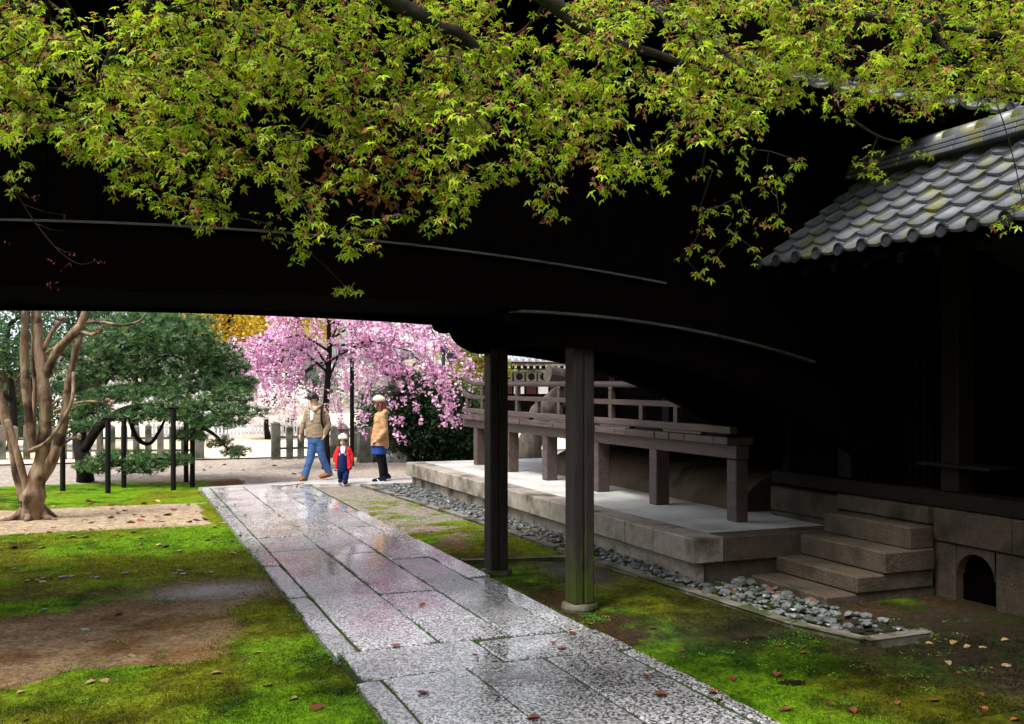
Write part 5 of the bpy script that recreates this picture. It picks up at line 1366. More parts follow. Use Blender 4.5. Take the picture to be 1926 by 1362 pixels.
# sparse hanging sprays traced from the photo
for (pts, Z) in [([(1495, 300), (1440, 330), (1390, 370), (1350, 390), (1315, 395)], 5.2), ([(1480, 330), (1460, 360), (1465, 400), (1460, 420)], 5.2), ([(1445, 350), (1400, 400), (1380, 440), (1350, 480), (1312, 512)], 5.25), ([(1430, 420), (1420, 470)], 5.25), ([(1320, 430), (1300, 465), (1282, 480)], 5.2),
                 ([(1640, 285), (1620, 300), (1635, 320), (1655, 330)], 5.35), ([(1700, 265), (1730, 285), (1745, 288)], 5.35), ([(1380, 200), (1400, 280), (1395, 310), (1340, 320), (1320, 320)], 5.1), ([(1918, 350), (1900, 400), (1925, 385), (1900, 425), (1880, 424)], 5.3), ([(650, 540), (636, 548), (662, 545)], 5.1),
                 ([(20, 330), (45, 310), (15, 345)], 4.6), ([(560, 430), (575, 470), (560, 485)], 5.0), ([(1040, 400), (1020, 412)], 5.0), ([(1240, 310), (1240, 350)], 5.0), ([(500, 420), (515, 445)], 4.95)]:
    for (x, y) in pts: CL.append(pz(x, y, Z + random.gauss(0, .05)))
CL = np.array(CL)
# connect every leaf cluster to the nearest wood already grown
d0 = np.array([np.min(np.sum((nodes - c) ** 2, axis=1)) for c in CL]); order = np.argsort(d0)
NODE = list(map(tuple, nodes)); PAR = [-1] * len(NODE); NA = np.zeros((len(NODE) + len(CL) * 8, 3)); NA[:len(NODE)] = nodes; cnt = len(NODE)
tips = []
for ci in order:
    c = CL[ci]; A = NA[:cnt]; dv = c - A
    cost = np.sqrt((dv ** 2).sum(1)) + .5 * np.maximum(dv[:, 2], 0)
    j = int(np.argmin(cost)); a = A[j].copy(); L = np.linalg.norm(c - a)
    k = max(1, min(7, int(L / .11))); prev = j
    bow = np.array([random.gauss(0, .05), random.gauss(0, .05), .10]) * L
    for s_ in range(1, k + 1):
        t = s_ / k; p_ = a * (1 - t) + c * t + bow * 4 * t * (1 - t) * .5
        NA[cnt] = p_; PAR.append(prev); prev = cnt; cnt += 1
    tips.append((prev, j))
NA = NA[:cnt]; PAR = np.array(PAR)
load = np.zeros(cnt)
for (tip, j) in tips: load[tip] += 1
for i in range(cnt - 1, -1, -1):
    if PAR[i] >= 0: load[PAR[i]] += load[i]
idx = np.where(PAR >= 0)[0]
a = NA[PAR[idx]]; b = NA[idx]; rr = np.clip(.0013 * np.sqrt(load[idx] + .6), .0013, .009)
dirv = (b - a) / np.maximum(np.linalg.norm(b - a, axis=1, keepdims=True), 1e-6)
o1 = np.cross(dirv, np.array([.31, .87, .38])); o1 /= np.linalg.norm(o1, axis=1, keepdims=True); o2 = np.cross(dirv, o1)
V = []
for e, q_ in ((a, 1.1), (b, 1.0)):
    for k in range(3):
        an = 2 * math.pi * k / 3; V.append(e + (o1 * math.cos(an) + o2 * math.sin(an)) * rr[:, None] * q_)
V = np.stack(V, axis=1)
fq = np.array([(0, 1, 4, 3), (1, 2, 5, 4), (2, 0, 3, 5)]); n = len(idx)
me = np_mesh("twigs", V.reshape(-1, 3) - np.array(mp0), [(fq[None] + (np.arange(n) * 6)[:, None, None]).reshape(-1, 4)])
o = link("twigs", me, maple, bark_maple); o["kind"] = "stuff"
# leaves: pairs around each tip
LP, LD, LN, LS, LC = [], [], [], [], []
GREEN = [(.32, .48, .010), (.42, .56, .015), (.24, .43, .010), (.50, .60, .03), (.38, .46, .03), (.26, .40, .015)]
for (tip, j) in tips:
    c = NA[tip]; tw_ = c - NA[PAR[tip]]; tw_ = tw_ / max(np.linalg.norm(tw_), 1e-6)
    x_, y_ = proj_np(c[None]); redness = .5 + .5 * math.sin(x_[0] * .013 + y_[0] * .021)
    for k in range(random.choice([4, 5, 6, 6, 7, 8])):
        an = random.uniform(0, 6.28); h_ = np.array([math.cos(an), math.sin(an), random.uniform(-1.1, -.05)])
        d = h_ + tw_ * .5; off = np.array([random.gauss(0, .028), random.gauss(0, .028), random.gauss(-.008, .022)])
        LP.append(c + off); LD.append(d); LN.append(np.array([random.gauss(0, .35) - .1, random.gauss(0, .35) - .35, 1.0]))
        LS.append(random.uniform(.02, .044)); LC.append(random.choice(GREEN) if random.random() > .10 + .10 * redness else (.36, .2, .06))
    for k in range(random.choice([1, 2, 3])):   # red bud scales and flowers
        LP.append(c + np.array([random.gauss(0, .02), random.gauss(0, .02), random.gauss(-.005, .016)])); LD.append(rand_dirs(1)[0]); LN.append(rand_dirs(1)[0]); LS.append(random.uniform(.012, .02)); LC.append(random.choice([(.42, .07, .06), (.36, .1, .06), (.5, .16, .12)]))
LP, LD, LN, LS, LC = map(np.array, (LP, LD, LN, LS, LC))
LC = np.clip(LC * RNG.uniform(.75, 1.2, (len(LC), 1)), 0, 1)
px_, py_ = proj_np(LP)
inview = (px_ > 0) & (px_ < 1926) & (py_ > 0) & (LS > .026)
near = np.where(inview)[0]; Zd = LP[near, 0] * SN + LP[near, 1] * CS
big_i = near[np.argsort(Zd / LS[near])[:290]]
mask = np.ones(len(LP), bool); mask[big_i] = False
leaves_obj("foliage", T_MAPLE, LP[mask], LD[mask], LN[mask], LS[mask], LC[mask], leaf_m, maple, "stuff")
LV = []
for i in range(8):
    c_ = np.array(GREEN[i % 6]) * random.uniform(.85, 1.15)
    me = np_mesh("leaf", T_MAPLE[0], T_MAPLE[1], np.repeat(c_[None], len(T_MAPLE[0]), 0)); me.materials.append(leaf_m); LV.append(me)
R3 = frames(LD[big_i], LN[big_i])
for k, i in enumerate(big_i):
    o = bpy.data.objects.new("leaf", LV[k % 8]); COL.objects.link(o); o.parent = maple
    o.location = Vector(LP[i]) - mp0; o.rotation_euler = Matrix(R3[k].tolist()).to_euler(); s_ = float(LS[i]); o.scale = (s_, s_, s_)
# withered brown leaves caught in the twigs
bp_ = []
for (x, y, s_) in [(690, 90, 25), (740, 130, 25), (670, 150, 22), (650, 205, 14), (605, 275, 14), (625, 300, 16), (700, 250, 26), (715, 290, 26), (690, 340, 30), (780, 365, 18), (740, 380, 10), (610, 340, 18), (700, 360, 26), (685, 320, 20), (730, 220, 18), (645, 255, 10), (780, 330, 16)]:
    for k in range(int(s_ * 1.1)): bp_.append(pz(x + random.gauss(0, s_ * .5), y + random.gauss(0, s_ * .55), 4.95 + random.gauss(0, .08)))
bp_ = np.array(bp_); n = len(bp_)
leaves_obj("withered_leaves", T_LEAF, bp_, rand_dirs(n, -1, .1), rand_dirs(n), RNG.uniform(.025, .05, n), palette(n, [(.26, .085, .025), (.2, .06, .02), (.34, .13, .04)], .25), leaf_m, maple, "stuff")
# bare twig with red buds at the left
tw1 = [pz(-20, 320, 4.7), pz(20, 350, 4.7), pz(60, 410, 4.75), pz(95, 455, 4.75), pz(120, 480, 4.75), pz(150, 497, 4.7), pz(178, 492, 4.7)]
twb = MB().tube(smooth(tw1, 4), list(np.linspace(.004, .0015, 25)), 4)
for (s_, e_) in [((45, 385), (125, 405)), ((68, 420), (120, 435)), ((105, 465), (140, 475)), ((30, 360), (72, 375))]: twb.tube([pz(*s_, 4.74), pz((s_[0] + e_[0]) / 2, (s_[1] + e_[1]) / 2 + 4, 4.72), pz(*e_, 4.7)], [.0022, .0015, .001], 3)
twb.build("bare_twig", bark_maple, maple)
rb = np.array([pz(x + random.gauss(0, 5), y + random.gauss(0, 4), 4.72) for (x, y) in [(122, 407), (138, 477), (178, 491), (185, 490), (120, 505), (98, 538), (110, 533), (15, 455), (130, 500), (92, 490), (70, 375)] for k in range(3)])
n = len(rb); leaves_obj("buds", T_LEAF, rb, rand_dirs(n), rand_dirs(n), RNG.uniform(.012, .022, n), palette(n, [(.4, .06, .06), (.45, .14, .1)], .2), leaf_m, maple, "stuff")

# small leafy weeds along the path edge and in the moss
random.seed(66); WP = []
for k in range(150):
    if k < 60: u_, v_ = PATH_L - abs(random.gauss(.02, .10)), random.uniform(4.8, 13)
    elif k < 90: u_, v_ = random.uniform(-.3, 1.2), random.uniform(6.2, 8.6)
    else: u_, v_ = random.uniform(3.5, 6.2), random.uniform(4.6, 6.3)
    if random.random() > .9: u_, v_ = 3.45 + random.random() * .15, random.uniform(7.0, 7.3)
    s_ = random.uniform(.02, .06)
    for j in range(random.randint(10, 34)): WP.append((u_ + random.gauss(0, s_), v_ + random.gauss(0, s_)))
WP = np.array(WP); WP = WP[(WP[:, 0] < PATH_L - .005) | (WP[:, 0] > PATH_R + .03)]; n = len(WP)
WP3 = np.stack([WP[:, 0], WP[:, 1], gz(WP[:, 0], WP[:, 1]) + RNG.uniform(.002, .018, n)], axis=1)
o = link("weeds", scatter_mesh("weeds", T_LEAF[0], T_LEAF[1], WP3, frames(rand_dirs(n, -.1, .5), np.array([[0, 0, 1.0]]) + .5 * rand_dirs(n)), RNG.uniform(.012, .024, n), palette(n, [(.12, .3, .03), (.2, .36, .06), (.08, .2, .02)], .25)), None, leaf_m)
tag(o, "tiny round leaved weeds growing in the moss along the path", kind="stuff")
# thin dead stick on the cross paving
st_ = MB().tube([gp(512, 914, .012), gp(530, 915, .016), gp(552, 912, .014), gp(572, 909, .012)], [.008, .012, .010, .006], 6, jit=.15)
tag(st_.build("stick", bark_grey), "thin dead stick lying on the paving near the man's feet", "stick")

# ================================================================== fallen leaves (countable, each its own thing)
def fallen_variants(k, mat):
    out = []
    for i in range(k):
        bm = bmesh.new(); pts = [(0, 0), (.28, .25), (.33, .55), (.18, .85), (0, 1.05), (-.18, .85), (-.33, .55), (-.28, .25)]
        c = bm.verts.new((0, .5, -.06)); vs = [bm.verts.new((x * (1 + .1 * i), y - .0, .14 * abs(x) * 2 + .12 * math.sin(y * 3 + i))) for x, y in pts]
        for a, b in zip(vs, vs[1:] + vs[:1]): bm.faces.new((c, a, b))
        g = bmesh.ops.extrude_face_region(bm, geom=bm.faces[:])
        for e in g['geom']:
            if isinstance(e, bmesh.types.BMVert): e.co.z += .02
        bmesh.ops.recalc_face_normals(bm, faces=bm.faces[:])
        me = bpy.data.meshes.new("fallen_leaf"); bm.to_mesh(me); bm.free(); me.materials.append(mat); out.append(me)
    return out
FV_R = fallen_variants(4, fallen_m); FV_Y = fallen_variants(4, fallen_y)
def drop_leaf(u, v, z, kind, s, label, group):
    me = random.choice(FV_R if kind == 'r' else FV_Y)
    o = bpy.data.objects.new("fallen_leaf", me); COL.objects.link(o)
    o.location = (u, v, z + .004); o.scale = (s, s, s); o.rotation_euler = (random.uniform(-.15, .15), random.uniform(-.15, .15), random.uniform(0, 6.28))
    tag(o, label, "leaf", group)
random.seed(202)
def gz1(u, v): return float(gz(np.array([u]), np.array([v]))[0])
for (x, y) in [(783, 1310), (740, 1223), (890, 1243), (1075, 1195), (1040, 1215), (1055, 1229), (1018, 1360), (1230, 1316), (1330, 1308), (1345, 1325), (1220, 1278), (960, 1050), (800, 1142), (430, 932), (500, 934), (462, 973), (526, 973), (555, 918), (440, 954), (410, 929), (590, 945), (614, 920), (566, 995), (455, 1012)]:
    p = gp(x, y); drop_leaf(p[0], p[1], .026 if p[1] < 18.3 else .01, 'r', random.uniform(.05, .085), "red brown fallen leaf on the wet stone path", "fallen leaves on the stone path")
for (x, y) in [(240, 1223), (180, 1190), (265, 1205), (490, 1225), (600, 1322), (45, 1355), (180, 1280), (200, 1275), (500, 1288), (395, 1265), (460, 1235), (560, 1310), (230, 1145), (80, 1090), (400, 990), (345, 990), (310, 985), (245, 1000), (430, 1040), (540, 1120), (30, 1300), (290, 1250)]:
    p = gp(x, y); drop_leaf(p[0], p[1], gz1(p[0], p[1]), 'r' if random.random() < .7 else 'y', random.uniform(.055, .095), "dry fallen leaf on the moss left of the path", "fallen leaves on the left moss")
for k in range(46):
    x, y = random.uniform(0, 430), random.uniform(940, 982); p = gp(x, y); drop_leaf(p[0], p[1], gz1(p[0], p[1]), random.choice('rry'), random.uniform(.08, .14), "dry leaf strewn on the bare soil by the crape myrtle", "fallen leaves on the bare soil")
for k in range(26):
    x, y = random.uniform(0, 400), random.uniform(985, 1035); p = gp(x, y); drop_leaf(p[0], p[1], gz1(p[0], p[1]), random.choice('ryy'), random.uniform(.07, .11), "pale dry leaf on the moss in front of the crape myrtle", "fallen leaves below the crape myrtle")
for k in range(16):
    x, y = random.uniform(380, 640), random.uniform(868, 905); p = gp(x, y); drop_leaf(p[0], p[1], gz1(p[0], p[1]), 'r', random.uniform(.08, .13), "dry leaf on the gravel behind the walking family", "fallen leaves on the gravel")
for (x, y) in [(1113, 1171), (1222, 1178), (1277, 1220), (1283, 1231), (1430, 1375), (1380, 1276), (1505, 1224), (1465, 1260), (1555, 1315), (1608, 1337), (1690, 1317), (1750, 1316), (1800, 1262), (1845, 1325), (1390, 1330), (1490, 1330), (1470, 1212), (1617, 1241), (1850, 1300), (1900, 1350)]:
    p = gp(x, y); drop_leaf(p[0], p[1], gz1(p[0], p[1]), 'r', random.uniform(.05, .085), "orange fallen leaf on the moss right of the path", "fallen leaves on the right moss")
for (x, y) in [(1610, 1217), (1695, 1227), (1797, 1202), (1900, 1200), (1900, 1245), (1780, 1240), (1825, 1210), (1660, 1180), (1850, 1210), (1700, 1180), (1740, 1205)]:
    p = gp(x, y); drop_leaf(p[0], p[1], gz1(p[0], p[1]), 'y', random.uniform(.06, .09), "pale yellow fallen leaf on the dark moss before the steps", "yellow leaves before the steps")
for (x, y) in [(1372, 1127), (1471, 1129), (1494, 1135), (1535, 1142), (1440, 1120)]:
    p = gp(x, y); drop_leaf(p[0], p[1], .06, 'r', .07, "orange fallen leaf lying on the drain pebbles", "fallen leaves on the pebbles")

# ================================================================== people
def organic(name, prims, voxel, mat, parent, smooth_it=3):
    mb = MB()
    for p in prims:
        if p[0] == 'cap':
            (_, a, ra, b, rb) = p; a, b = Vector(a), Vector(b); d = (b - a); L = max(d.length, 1e-4); t = d / L
            pts, rad = [], []
            for k in range(5): an = math.pi / 2 * k / 4; pts.append(a - t * ra * math.cos(an)); rad.append(max(ra * math.sin(an), 1e-4))
            for k in range(1, 5): pts.append(a.lerp(b, k / 5)); rad.append(ra + (rb - ra) * k / 5)
            for k in range(4, -1, -1): an = math.pi / 2 * k / 4; pts.append(b + t * rb * math.cos(an)); rad.append(max(rb * math.sin(an), 1e-4))
            mb.tube(pts, rad, 12)
        elif p[0] == 'ell':
            (_, c, r, rot) = p; bm = bmesh.new(); bmesh.ops.create_icosphere(bm, subdivisions=3, radius=1)
            M = Matrix.Translation(c) @ rot.to_4x4() @ Matrix.Diagonal((*r, 1))
            for q in bm.verts: q.co = M @ q.co
            mb.bm(bm)
        elif p[0] == 'loft':   # list of (cx, cy, z, rx, ry)
            n = 18; vs = []
            for (cx_, cy_, z_, rx_, ry_) in p[1]:
                for k in range(n): an = 2 * math.pi * k / n; vs.append((cx_ + math.cos(an) * rx_, cy_ + math.sin(an) * ry_, z_))
            m_ = len(p[1]); fs = [(i * n + k, i * n + (k + 1) % n, (i + 1) * n + (k + 1) % n, (i + 1) * n + k) for i in range(m_ - 1) for k in range(n)]
            fs += [tuple(range(n - 1, -1, -1)), tuple((m_ - 1) * n + k for k in range(n))]
            mb.add(vs, fs)
    me0 = bpy.data.meshes.new("tmp"); me0.from_pydata(mb.v, [], mb.f); me0.update()
    bm = bmesh.new(); bm.from_mesh(me0); bmesh.ops.recalc_face_normals(bm, faces=bm.faces[:]); bm.to_mesh(me0); bm.free()
    ob = bpy.data.objects.new("tmp", me0); COL.objects.link(ob)
    md = ob.modifiers.new("r", 'REMESH'); md.mode = 'VOXEL'; md.voxel_size = voxel
    ms = ob.modifiers.new("s", 'SMOOTH'); ms.iterations = smooth_it; ms.factor = .5
    dg = bpy.context.evaluated_depsgraph_get(); me = bpy.data.meshes.new_from_object(ob.evaluated_get(dg)); me.name = name
    bpy.data.objects.remove(ob); bpy.data.meshes.remove(me0)
    me.materials.clear()
    return link(name, me, parent, mat, True)
I3 = Matrix.Identity(3)
def RX(a): return Matrix.Rotation(a, 3, 'X')
def RZ(a): return Matrix.Rotation(a, 3, 'Z')
def RY(a): return Matrix.Rotation(a, 3, 'Y')
skin = pmat("skin", (.52, .32, .23), (.62, .40, .30), scale=20, rough=(.5, .6), bump=0, spec=.3)
hair_black = pmat("hair_black", (.008, .007, .008), (.02, .018, .018), scale=40, rough=(.4, .5), bump=.4, spec=.4)
hair_red = pmat("hair_auburn", (.07, .018, .010), (.16, .045, .022), scale=40, stretch=(1, 1, .2), rough=(.4, .5), bump=.4, spec=.4)
khaki = fabric("khaki_cloth", (.33, .25, .165)); tan = fabric("tan_cloth", (.50, .29, .15)); denim = fabric("denim", (.075, .16, .36), .6)
white_c = fabric("white_cloth", (.75, .75, .77), .9); boot = fabric("tan_leather", (.42, .14, .045), .7, .5); black_c = fabric("black_cloth", (.01, .01, .012))
cream = fabric("cream_felt", (.72, .62, .48), .85); blue_c = fabric("blue_cloth", (.025, .07, .30)); navy = fabric("navy_cloth", (.007, .012, .035))
red_c = fabric("red_knit", (.62, .025, .03), .8); dark_denim = fabric("dark_denim", (.013, .025, .10)); maroon = fabric("maroon_leather", (.16, .03, .02)); lips = fabric("lip", (.45, .12, .1))
def head_prims(c, s, yaw, pitch):
    """head centre c, scale s (height ~.23*s); faces -y before turning by yaw"""
    R = RZ(yaw) @ RX(pitch)
    def P(x, y, z): return Vector(c) + R @ Vector((x, y, z)) * s
    return [('ell', P(0, .01, .03), (.076 * s, .094 * s, .088 * s), R), ('ell', P(0, -.02, -.05), (.06 * s, .066 * s, .072 * s), R), ('ell', P(0, -.092, -.022), (.011 * s, .016 * s, .02 * s), R),
            ('ell', P(.076, .01, -.012), (.012 * s, .02 * s, .03 * s), R), ('ell', P(-.076, .01, -.012), (.012 * s, .02 * s, .03 * s), R)], P, R
def face_parts(body, P, R, s):
    for sx in (-1, 1):
        mb = MB(); bm = bmesh.new(); bmesh.ops.create_icosphere(bm, subdivisions=1, radius=1)
        for q in bm.verts: q.co = P(sx * .03 + q.co.x * .014, -.079 + q.co.y * .006, .0 + q.co.z * .007)
        mb.bm(bm).build("eye", hair_black, None).parent = body
        bm = bmesh.new(); bmesh.ops.create_icosphere(bm, subdivisions=1, radius=1)
        for q in bm.verts: q.co = P(sx * .03 + q.co.x * .02, -.08 + q.co.y * .006, .025 + q.co.z * .004)
        MB().bm(bm).build("eyebrow", hair_black, None).parent = body
    bm = bmesh.new(); bmesh.ops.create_icosphere(bm, subdivisions=1, radius=1)
    for q in bm.verts: q.co = P(q.co.x * .022, -.084 + q.co.y * .006, -.065 + q.co.z * .006)
    MB().bm(bm).build("mouth", lips, None).parent = body
def hand_prims(w, d, s, side=1):
    """relaxed hand hanging from wrist w along d: palm, four fingers, thumb"""
    w, d = Vector(w), Vector(d).normalized(); ax = Vector((0, 1, 0)); ax = (ax - d * ax.dot(d)).normalized(); cur = d.cross(ax) * side
    out = [('cap', w, .024 * s, w + d * .05 * s, .030 * s), ('cap', w + d * .05 * s + ax * .018 * s, .02 * s, w + d * .075 * s - ax * .018 * s, .02 * s)]
    for k, L in enumerate((.068, .076, .07, .055)):
        b = w + d * .075 * s + ax * (.03 - .02 * k) * s; m_ = b + d * L * .55 * s + cur * .008 * s; e = m_ + d * L * .42 * s + cur * .025 * s
        out += [('cap', b, .0095 * s, m_, .009 * s), ('cap', m_, .009 * s, e, .0075 * s)]
    t0 = w + d * .02 * s + ax * .022 * s; t1 = t0 + d * .035 * s + ax * .024 * s + cur * .01 * s
    out += [('cap', t0, .012 * s, t1, .0105 * s), ('cap', t1, .0105 * s, t1 + d * .03 * s, .009 * s)]
    return out
def chain(pts, rad):
    return [('cap', a, ra, b, rb) for a, b, ra, rb in zip(pts[:-1], pts[1:], rad[:-1], rad[1:])]
def shoe(name, heel, toe, w, h, mat, parent, sole):
    heel, toe = Vector(heel), Vector(toe); d = toe - heel
    o = organic(name, [('cap', heel + Vector((0, 0, h * .55)), h * .55, heel + d * .45 + Vector((0, 0, h * .5)), h * .5), ('cap', heel + d * .3 + Vector((0, 0, w * .55)), w * .55, toe + Vector((0, 0, w * .42)) - d * .1, w * .42),
                       ('cap', heel + Vector((0, 0, h * .7)), h * .45, heel + d * .08 + Vector((0, 0, h * 1.25)), h * .42)], .008, mat, parent)
    for q in o.data.vertices:
        lo = heel.z + (toe.z - heel.z) * max(0, min(1, (q.co - heel).dot(d) / d.length_squared)) + .012
        if q.co.z < lo: q.co.z = lo
    n = 14; side_ = Vector((-d.y, d.x, 0)).normalized(); vs = []
    for zz in (0, .016):
        for k in range(n):
            an = 2 * math.pi * k / n; c = heel.lerp(toe, .42); vs.append(c + d * .52 * math.cos(an) * 1.02 + side_ * w * .62 * math.sin(an) + Vector((0, 0, zz)))
    MB().add(vs, [(k, (k + 1) % n, n + (k + 1) % n, n + k) for k in range(n)] + [tuple(range(n - 1, -1, -1)), tuple(range(n, 2 * n))]).build("sole", sole, None).parent = o
    return o

# ---- man: khaki jacket, jeans, boots; striding towards the left with his head turned down to the child's side
q = gp(593, 904); Zq = q[0] * SN + q[1] * CS; SC = Zq / F_PX
man = thing("person", "man in khaki jacket and blue jeans striding with a dark backpack", "person", (q[0], q[1], .01), -YAW)
def mq(x, y, dy=0.0): return Vector(((x - 593) * SC, dy, (904 - y) * SC))
hp, P_, R_ = head_prims(mq(589, 750.5), .99, math.radians(-46), math.radians(34))
body = organic("body", hp + [('cap', mq(590, 760), .052, mq(593, 772), .06)] + chain([mq(594, 776), mq(594, 800), mq(593, 822)], [.12, .125, .12])
               + chain([mq(577, 777), mq(570, 800, -.02), mq(566.5, 816, -.05)], [.052, .042, .03]) + hand_prims(mq(566, 817, -.055), (-.12, -.12, -1), .98, 1)
               + chain([mq(612, 777), mq(619, 799, .04), mq(612, 818, -.05)], [.052, .042, .03]) + hand_prims(mq(612, 818, -.05), (-.35, -.2, -1), .9, -1)
               + chain([mq(589, 828), mq(584, 862, -.03), mq(574, 898, -.05)], [.07, .042, .034]) + chain([mq(599, 828), mq(606, 862, .02), mq(616, 893, .14)], [.07, .042, .034]), .011, skin, man)
face_parts(body, P_, R_, .99)
Hc = Vector(mq(589, 750.5))
organic("hair", [('ell', P_(0, .014, .045), (.086, .100, .082), R_), ('ell', P_(0, .05, -.02), (.08, .062, .08), R_), ('cap', P_(-.045, -.068, .05), .022, P_(.045, -.068, .05), .022), ('ell', P_(.05, -.045, .07), (.04, .035, .03), R_), ('ell', P_(-.04, -.05, .07), (.045, .035, .03), R_), ('ell', P_(.07, .01, .02), (.02, .04, .04), R_), ('ell', P_(-.07, .01, .02), (.02, .04, .04), R_)], .010, hair_black, man)
for q_ in man.children[-1].data.vertices: q_.co += q_.normal * .012 * mnoise.noise(q_.co * 38)
jack = organic("jacket", [('loft', [(mq(593.5, 824).x, .0, mq(0, 824).z, .185, .125), (mq(593, 812).x, .0, mq(0, 812).z, .19, .13), (mq(593.5, 797).x, 0, mq(0, 797).z, .178, .13), (mq(594, 782).x, 0, mq(0, 782).z, .19, .125), (mq(594, 774).x, 0, mq(0, 774).z, .17, .11), (mq(594, 768).x, .01, mq(0, 768).z, .11, .09)])]
               + chain([mq(580, 775), mq(574.5, 789, -.01), mq(569.5, 802, -.02), mq(567, 815, -.05)], [.068, .058, .052, .044]) + chain([mq(609, 775), mq(615, 788, .02), mq(617.5, 800, .04), mq(612.5, 815, -.04)], [.068, .06, .054, .044])
               + [('cap', mq(584, 767, -.05), .035, mq(592, 773, -.115), .03), ('cap', mq(602, 766, -.04), .04, mq(594, 774, -.115), .03), ('cap', mq(586, 766, .07), .05, mq(601, 765, .07), .05)], .011, khaki, man, 2)
for k_, q_ in enumerate(jack.data.vertices):
    q_.co += q_.normal * .010 * (mnoise.noise(Vector((q_.co.x * 9, q_.co.y * 7, q_.co.z * 22)))) 
organic("shirt", [('loft', [(mq(589, 792).x, -.118, mq(0, 792).z, .03, .026), (mq(590, 780).x, -.112, mq(0, 780).z, .045, .03), (mq(591, 771).x, -.08, mq(0, 771).z, .055, .04)])], .008, white_c, man)
organic("backpack", [('ell', mq(604, 795, .19), (.14, .09, .22), I3), ('ell', mq(604, 808, .2), (.15, .09, .12), I3)], .014, black_c, man)
strap = MB(); sp1 = [mq(605, 767.5, .06), mq(606, 765, -.02), mq(607, 771, -.115), mq(607.5, 782, -.152), mq(608, 794, -.148), mq(611, 805, -.11)]
strap.tube(smooth(sp1, 4), .02, 6).build("strap", black_c, None, True).parent = man
jeans = organic("jeans", [('loft', [(mq(594, 834).x, 0, mq(0, 836).z, .15, .11), (mq(593.5, 826).x, 0, mq(0, 826).z, .165, .12), (mq(593.5, 818).x, 0, mq(0, 818).z, .16, .115)])]
                + chain([mq(588, 830), mq(587, 845, -.01), mq(584, 862, -.03), mq(579, 880, -.04), mq(574, 897, -.05)], [.103, .09, .077, .07, .072]) + chain([mq(600, 830), mq(602, 846), mq(606, 862, .02), mq(611, 878, .08), mq(616.5, 891, .14)], [.10, .086, .074, .068, .07]), .011, denim, man, 2)
for q_ in jeans.data.vertices: q_.co += q_.normal * .007 * (mnoise.noise(Vector((q_.co.x * 10, q_.co.y * 8, q_.co.z * 24))))
shoe("shoe", mq(575, 904.5, .0), mq(569, 906, -.2), .1, .085, boot, man, black_c)
shoe("shoe", mq(620, 898, .14), mq(600, 902.5, .08), .1, .08, boot, man, black_c)

# ---- child: cream hat, red cardigan, dark denim dungarees
q = gp(646, 911.5); Zq = q[0] * SN + q[1] * CS; SCc = Zq / F_PX
kid = thing("person", "small child in cream hat, red cardigan and dark blue dungarees", "person", (q[0], q[1], .01), -YAW)
def kq(x, y, dy=0.0): return Vector(((x - 646) * SCc, dy, (911.5 - y) * SCc))
hp, P_, R_ = head_prims(kq(645, 830), .80, math.radians(6), 0)
body = organic("body", hp + [('cap', kq(645.5, 838), .034, kq(646, 845), .04)] + chain([kq(646, 848), kq(646, 862), kq(645, 880)], [.07, .085, .085])
               + chain([kq(636, 846), kq(631, 858, -.01), kq(629.5, 868, -.03)], [.035, .03, .022]) + hand_prims(kq(629.5, 868.5, -.03), (0, -.1, -1), .62, 1) + chain([kq(656, 846), kq(661, 858, -.01), kq(662, 870, -.03)], [.035, .03, .022]) + hand_prims(kq(662, 870.5, -.03), (0, -.1, -1), .62, -1)
               + chain([kq(641, 884), kq(639.5, 896, .03), kq(639.5, 903, .06)], [.055, .04, .028]) + chain([kq(650, 884), kq(650.5, 897, -.04), kq(650.5, 906, -.04)], [.055, .042, .03]), .008, skin, kid)
face_parts(body, P_, R_, .80)
organic("hair", [('ell', P_(0, .02, .045), (.068, .078, .062), R_), ('cap', P_(-.05, -.06, .035), .018, P_(.05, -.06, .035), .018), ('ell', P_(.068, -.01, .0), (.016, .03, .035), R_), ('ell', P_(-.068, -.01, .0), (.016, .03, .035), R_)], .008, hair_black, kid)
hat = organic("hat", [('ell', P_(0, .012, .075), (.086, .094, .075), R_), ('ell', P_(0, .0, .062), (.094, .106, .02), R_)], .008, cream, kid)
organic("shirt", [('loft', [(0, -.045, kq(0, 858).z, .075, .062), (0, -.03, kq(0, 848).z, .07, .062), (0, -.01, kq(0, 842).z, .05, .05), (0, -.0, kq(0, 839.5).z, .045, .045)])], .008, white_c, kid)
card = organic("cardigan", [('loft', [(.01, .025, kq(0, 883).z, .14, .085), (.008, .022, kq(0, 868).z, .135, .085), (.005, .02, kq(0, 855).z, .125, .078), (0, .015, kq(0, 846).z, .105, .066), (0, .01, kq(0, 841.5).z, .06, .05)])]
               + chain([kq(637, 846), kq(631.5, 858), kq(630, 867, -.02)], [.05, .046, .04]) + chain([kq(655, 846), kq(661, 858), kq(662, 869, -.02)], [.05, .046, .04])
               + [('cap', kq(637, 848, -.05), .022, kq(633.5, 880, -.06), .03), ('cap', kq(655, 848, -.05), .025, kq(659, 881, -.06), .042)], .009, red_c, kid, 2)
for q_ in card.data.vertices: q_.co += q_.normal * .006 * (mnoise.noise(Vector((q_.co.x * 16, q_.co.y * 12, q_.co.z * 24))))
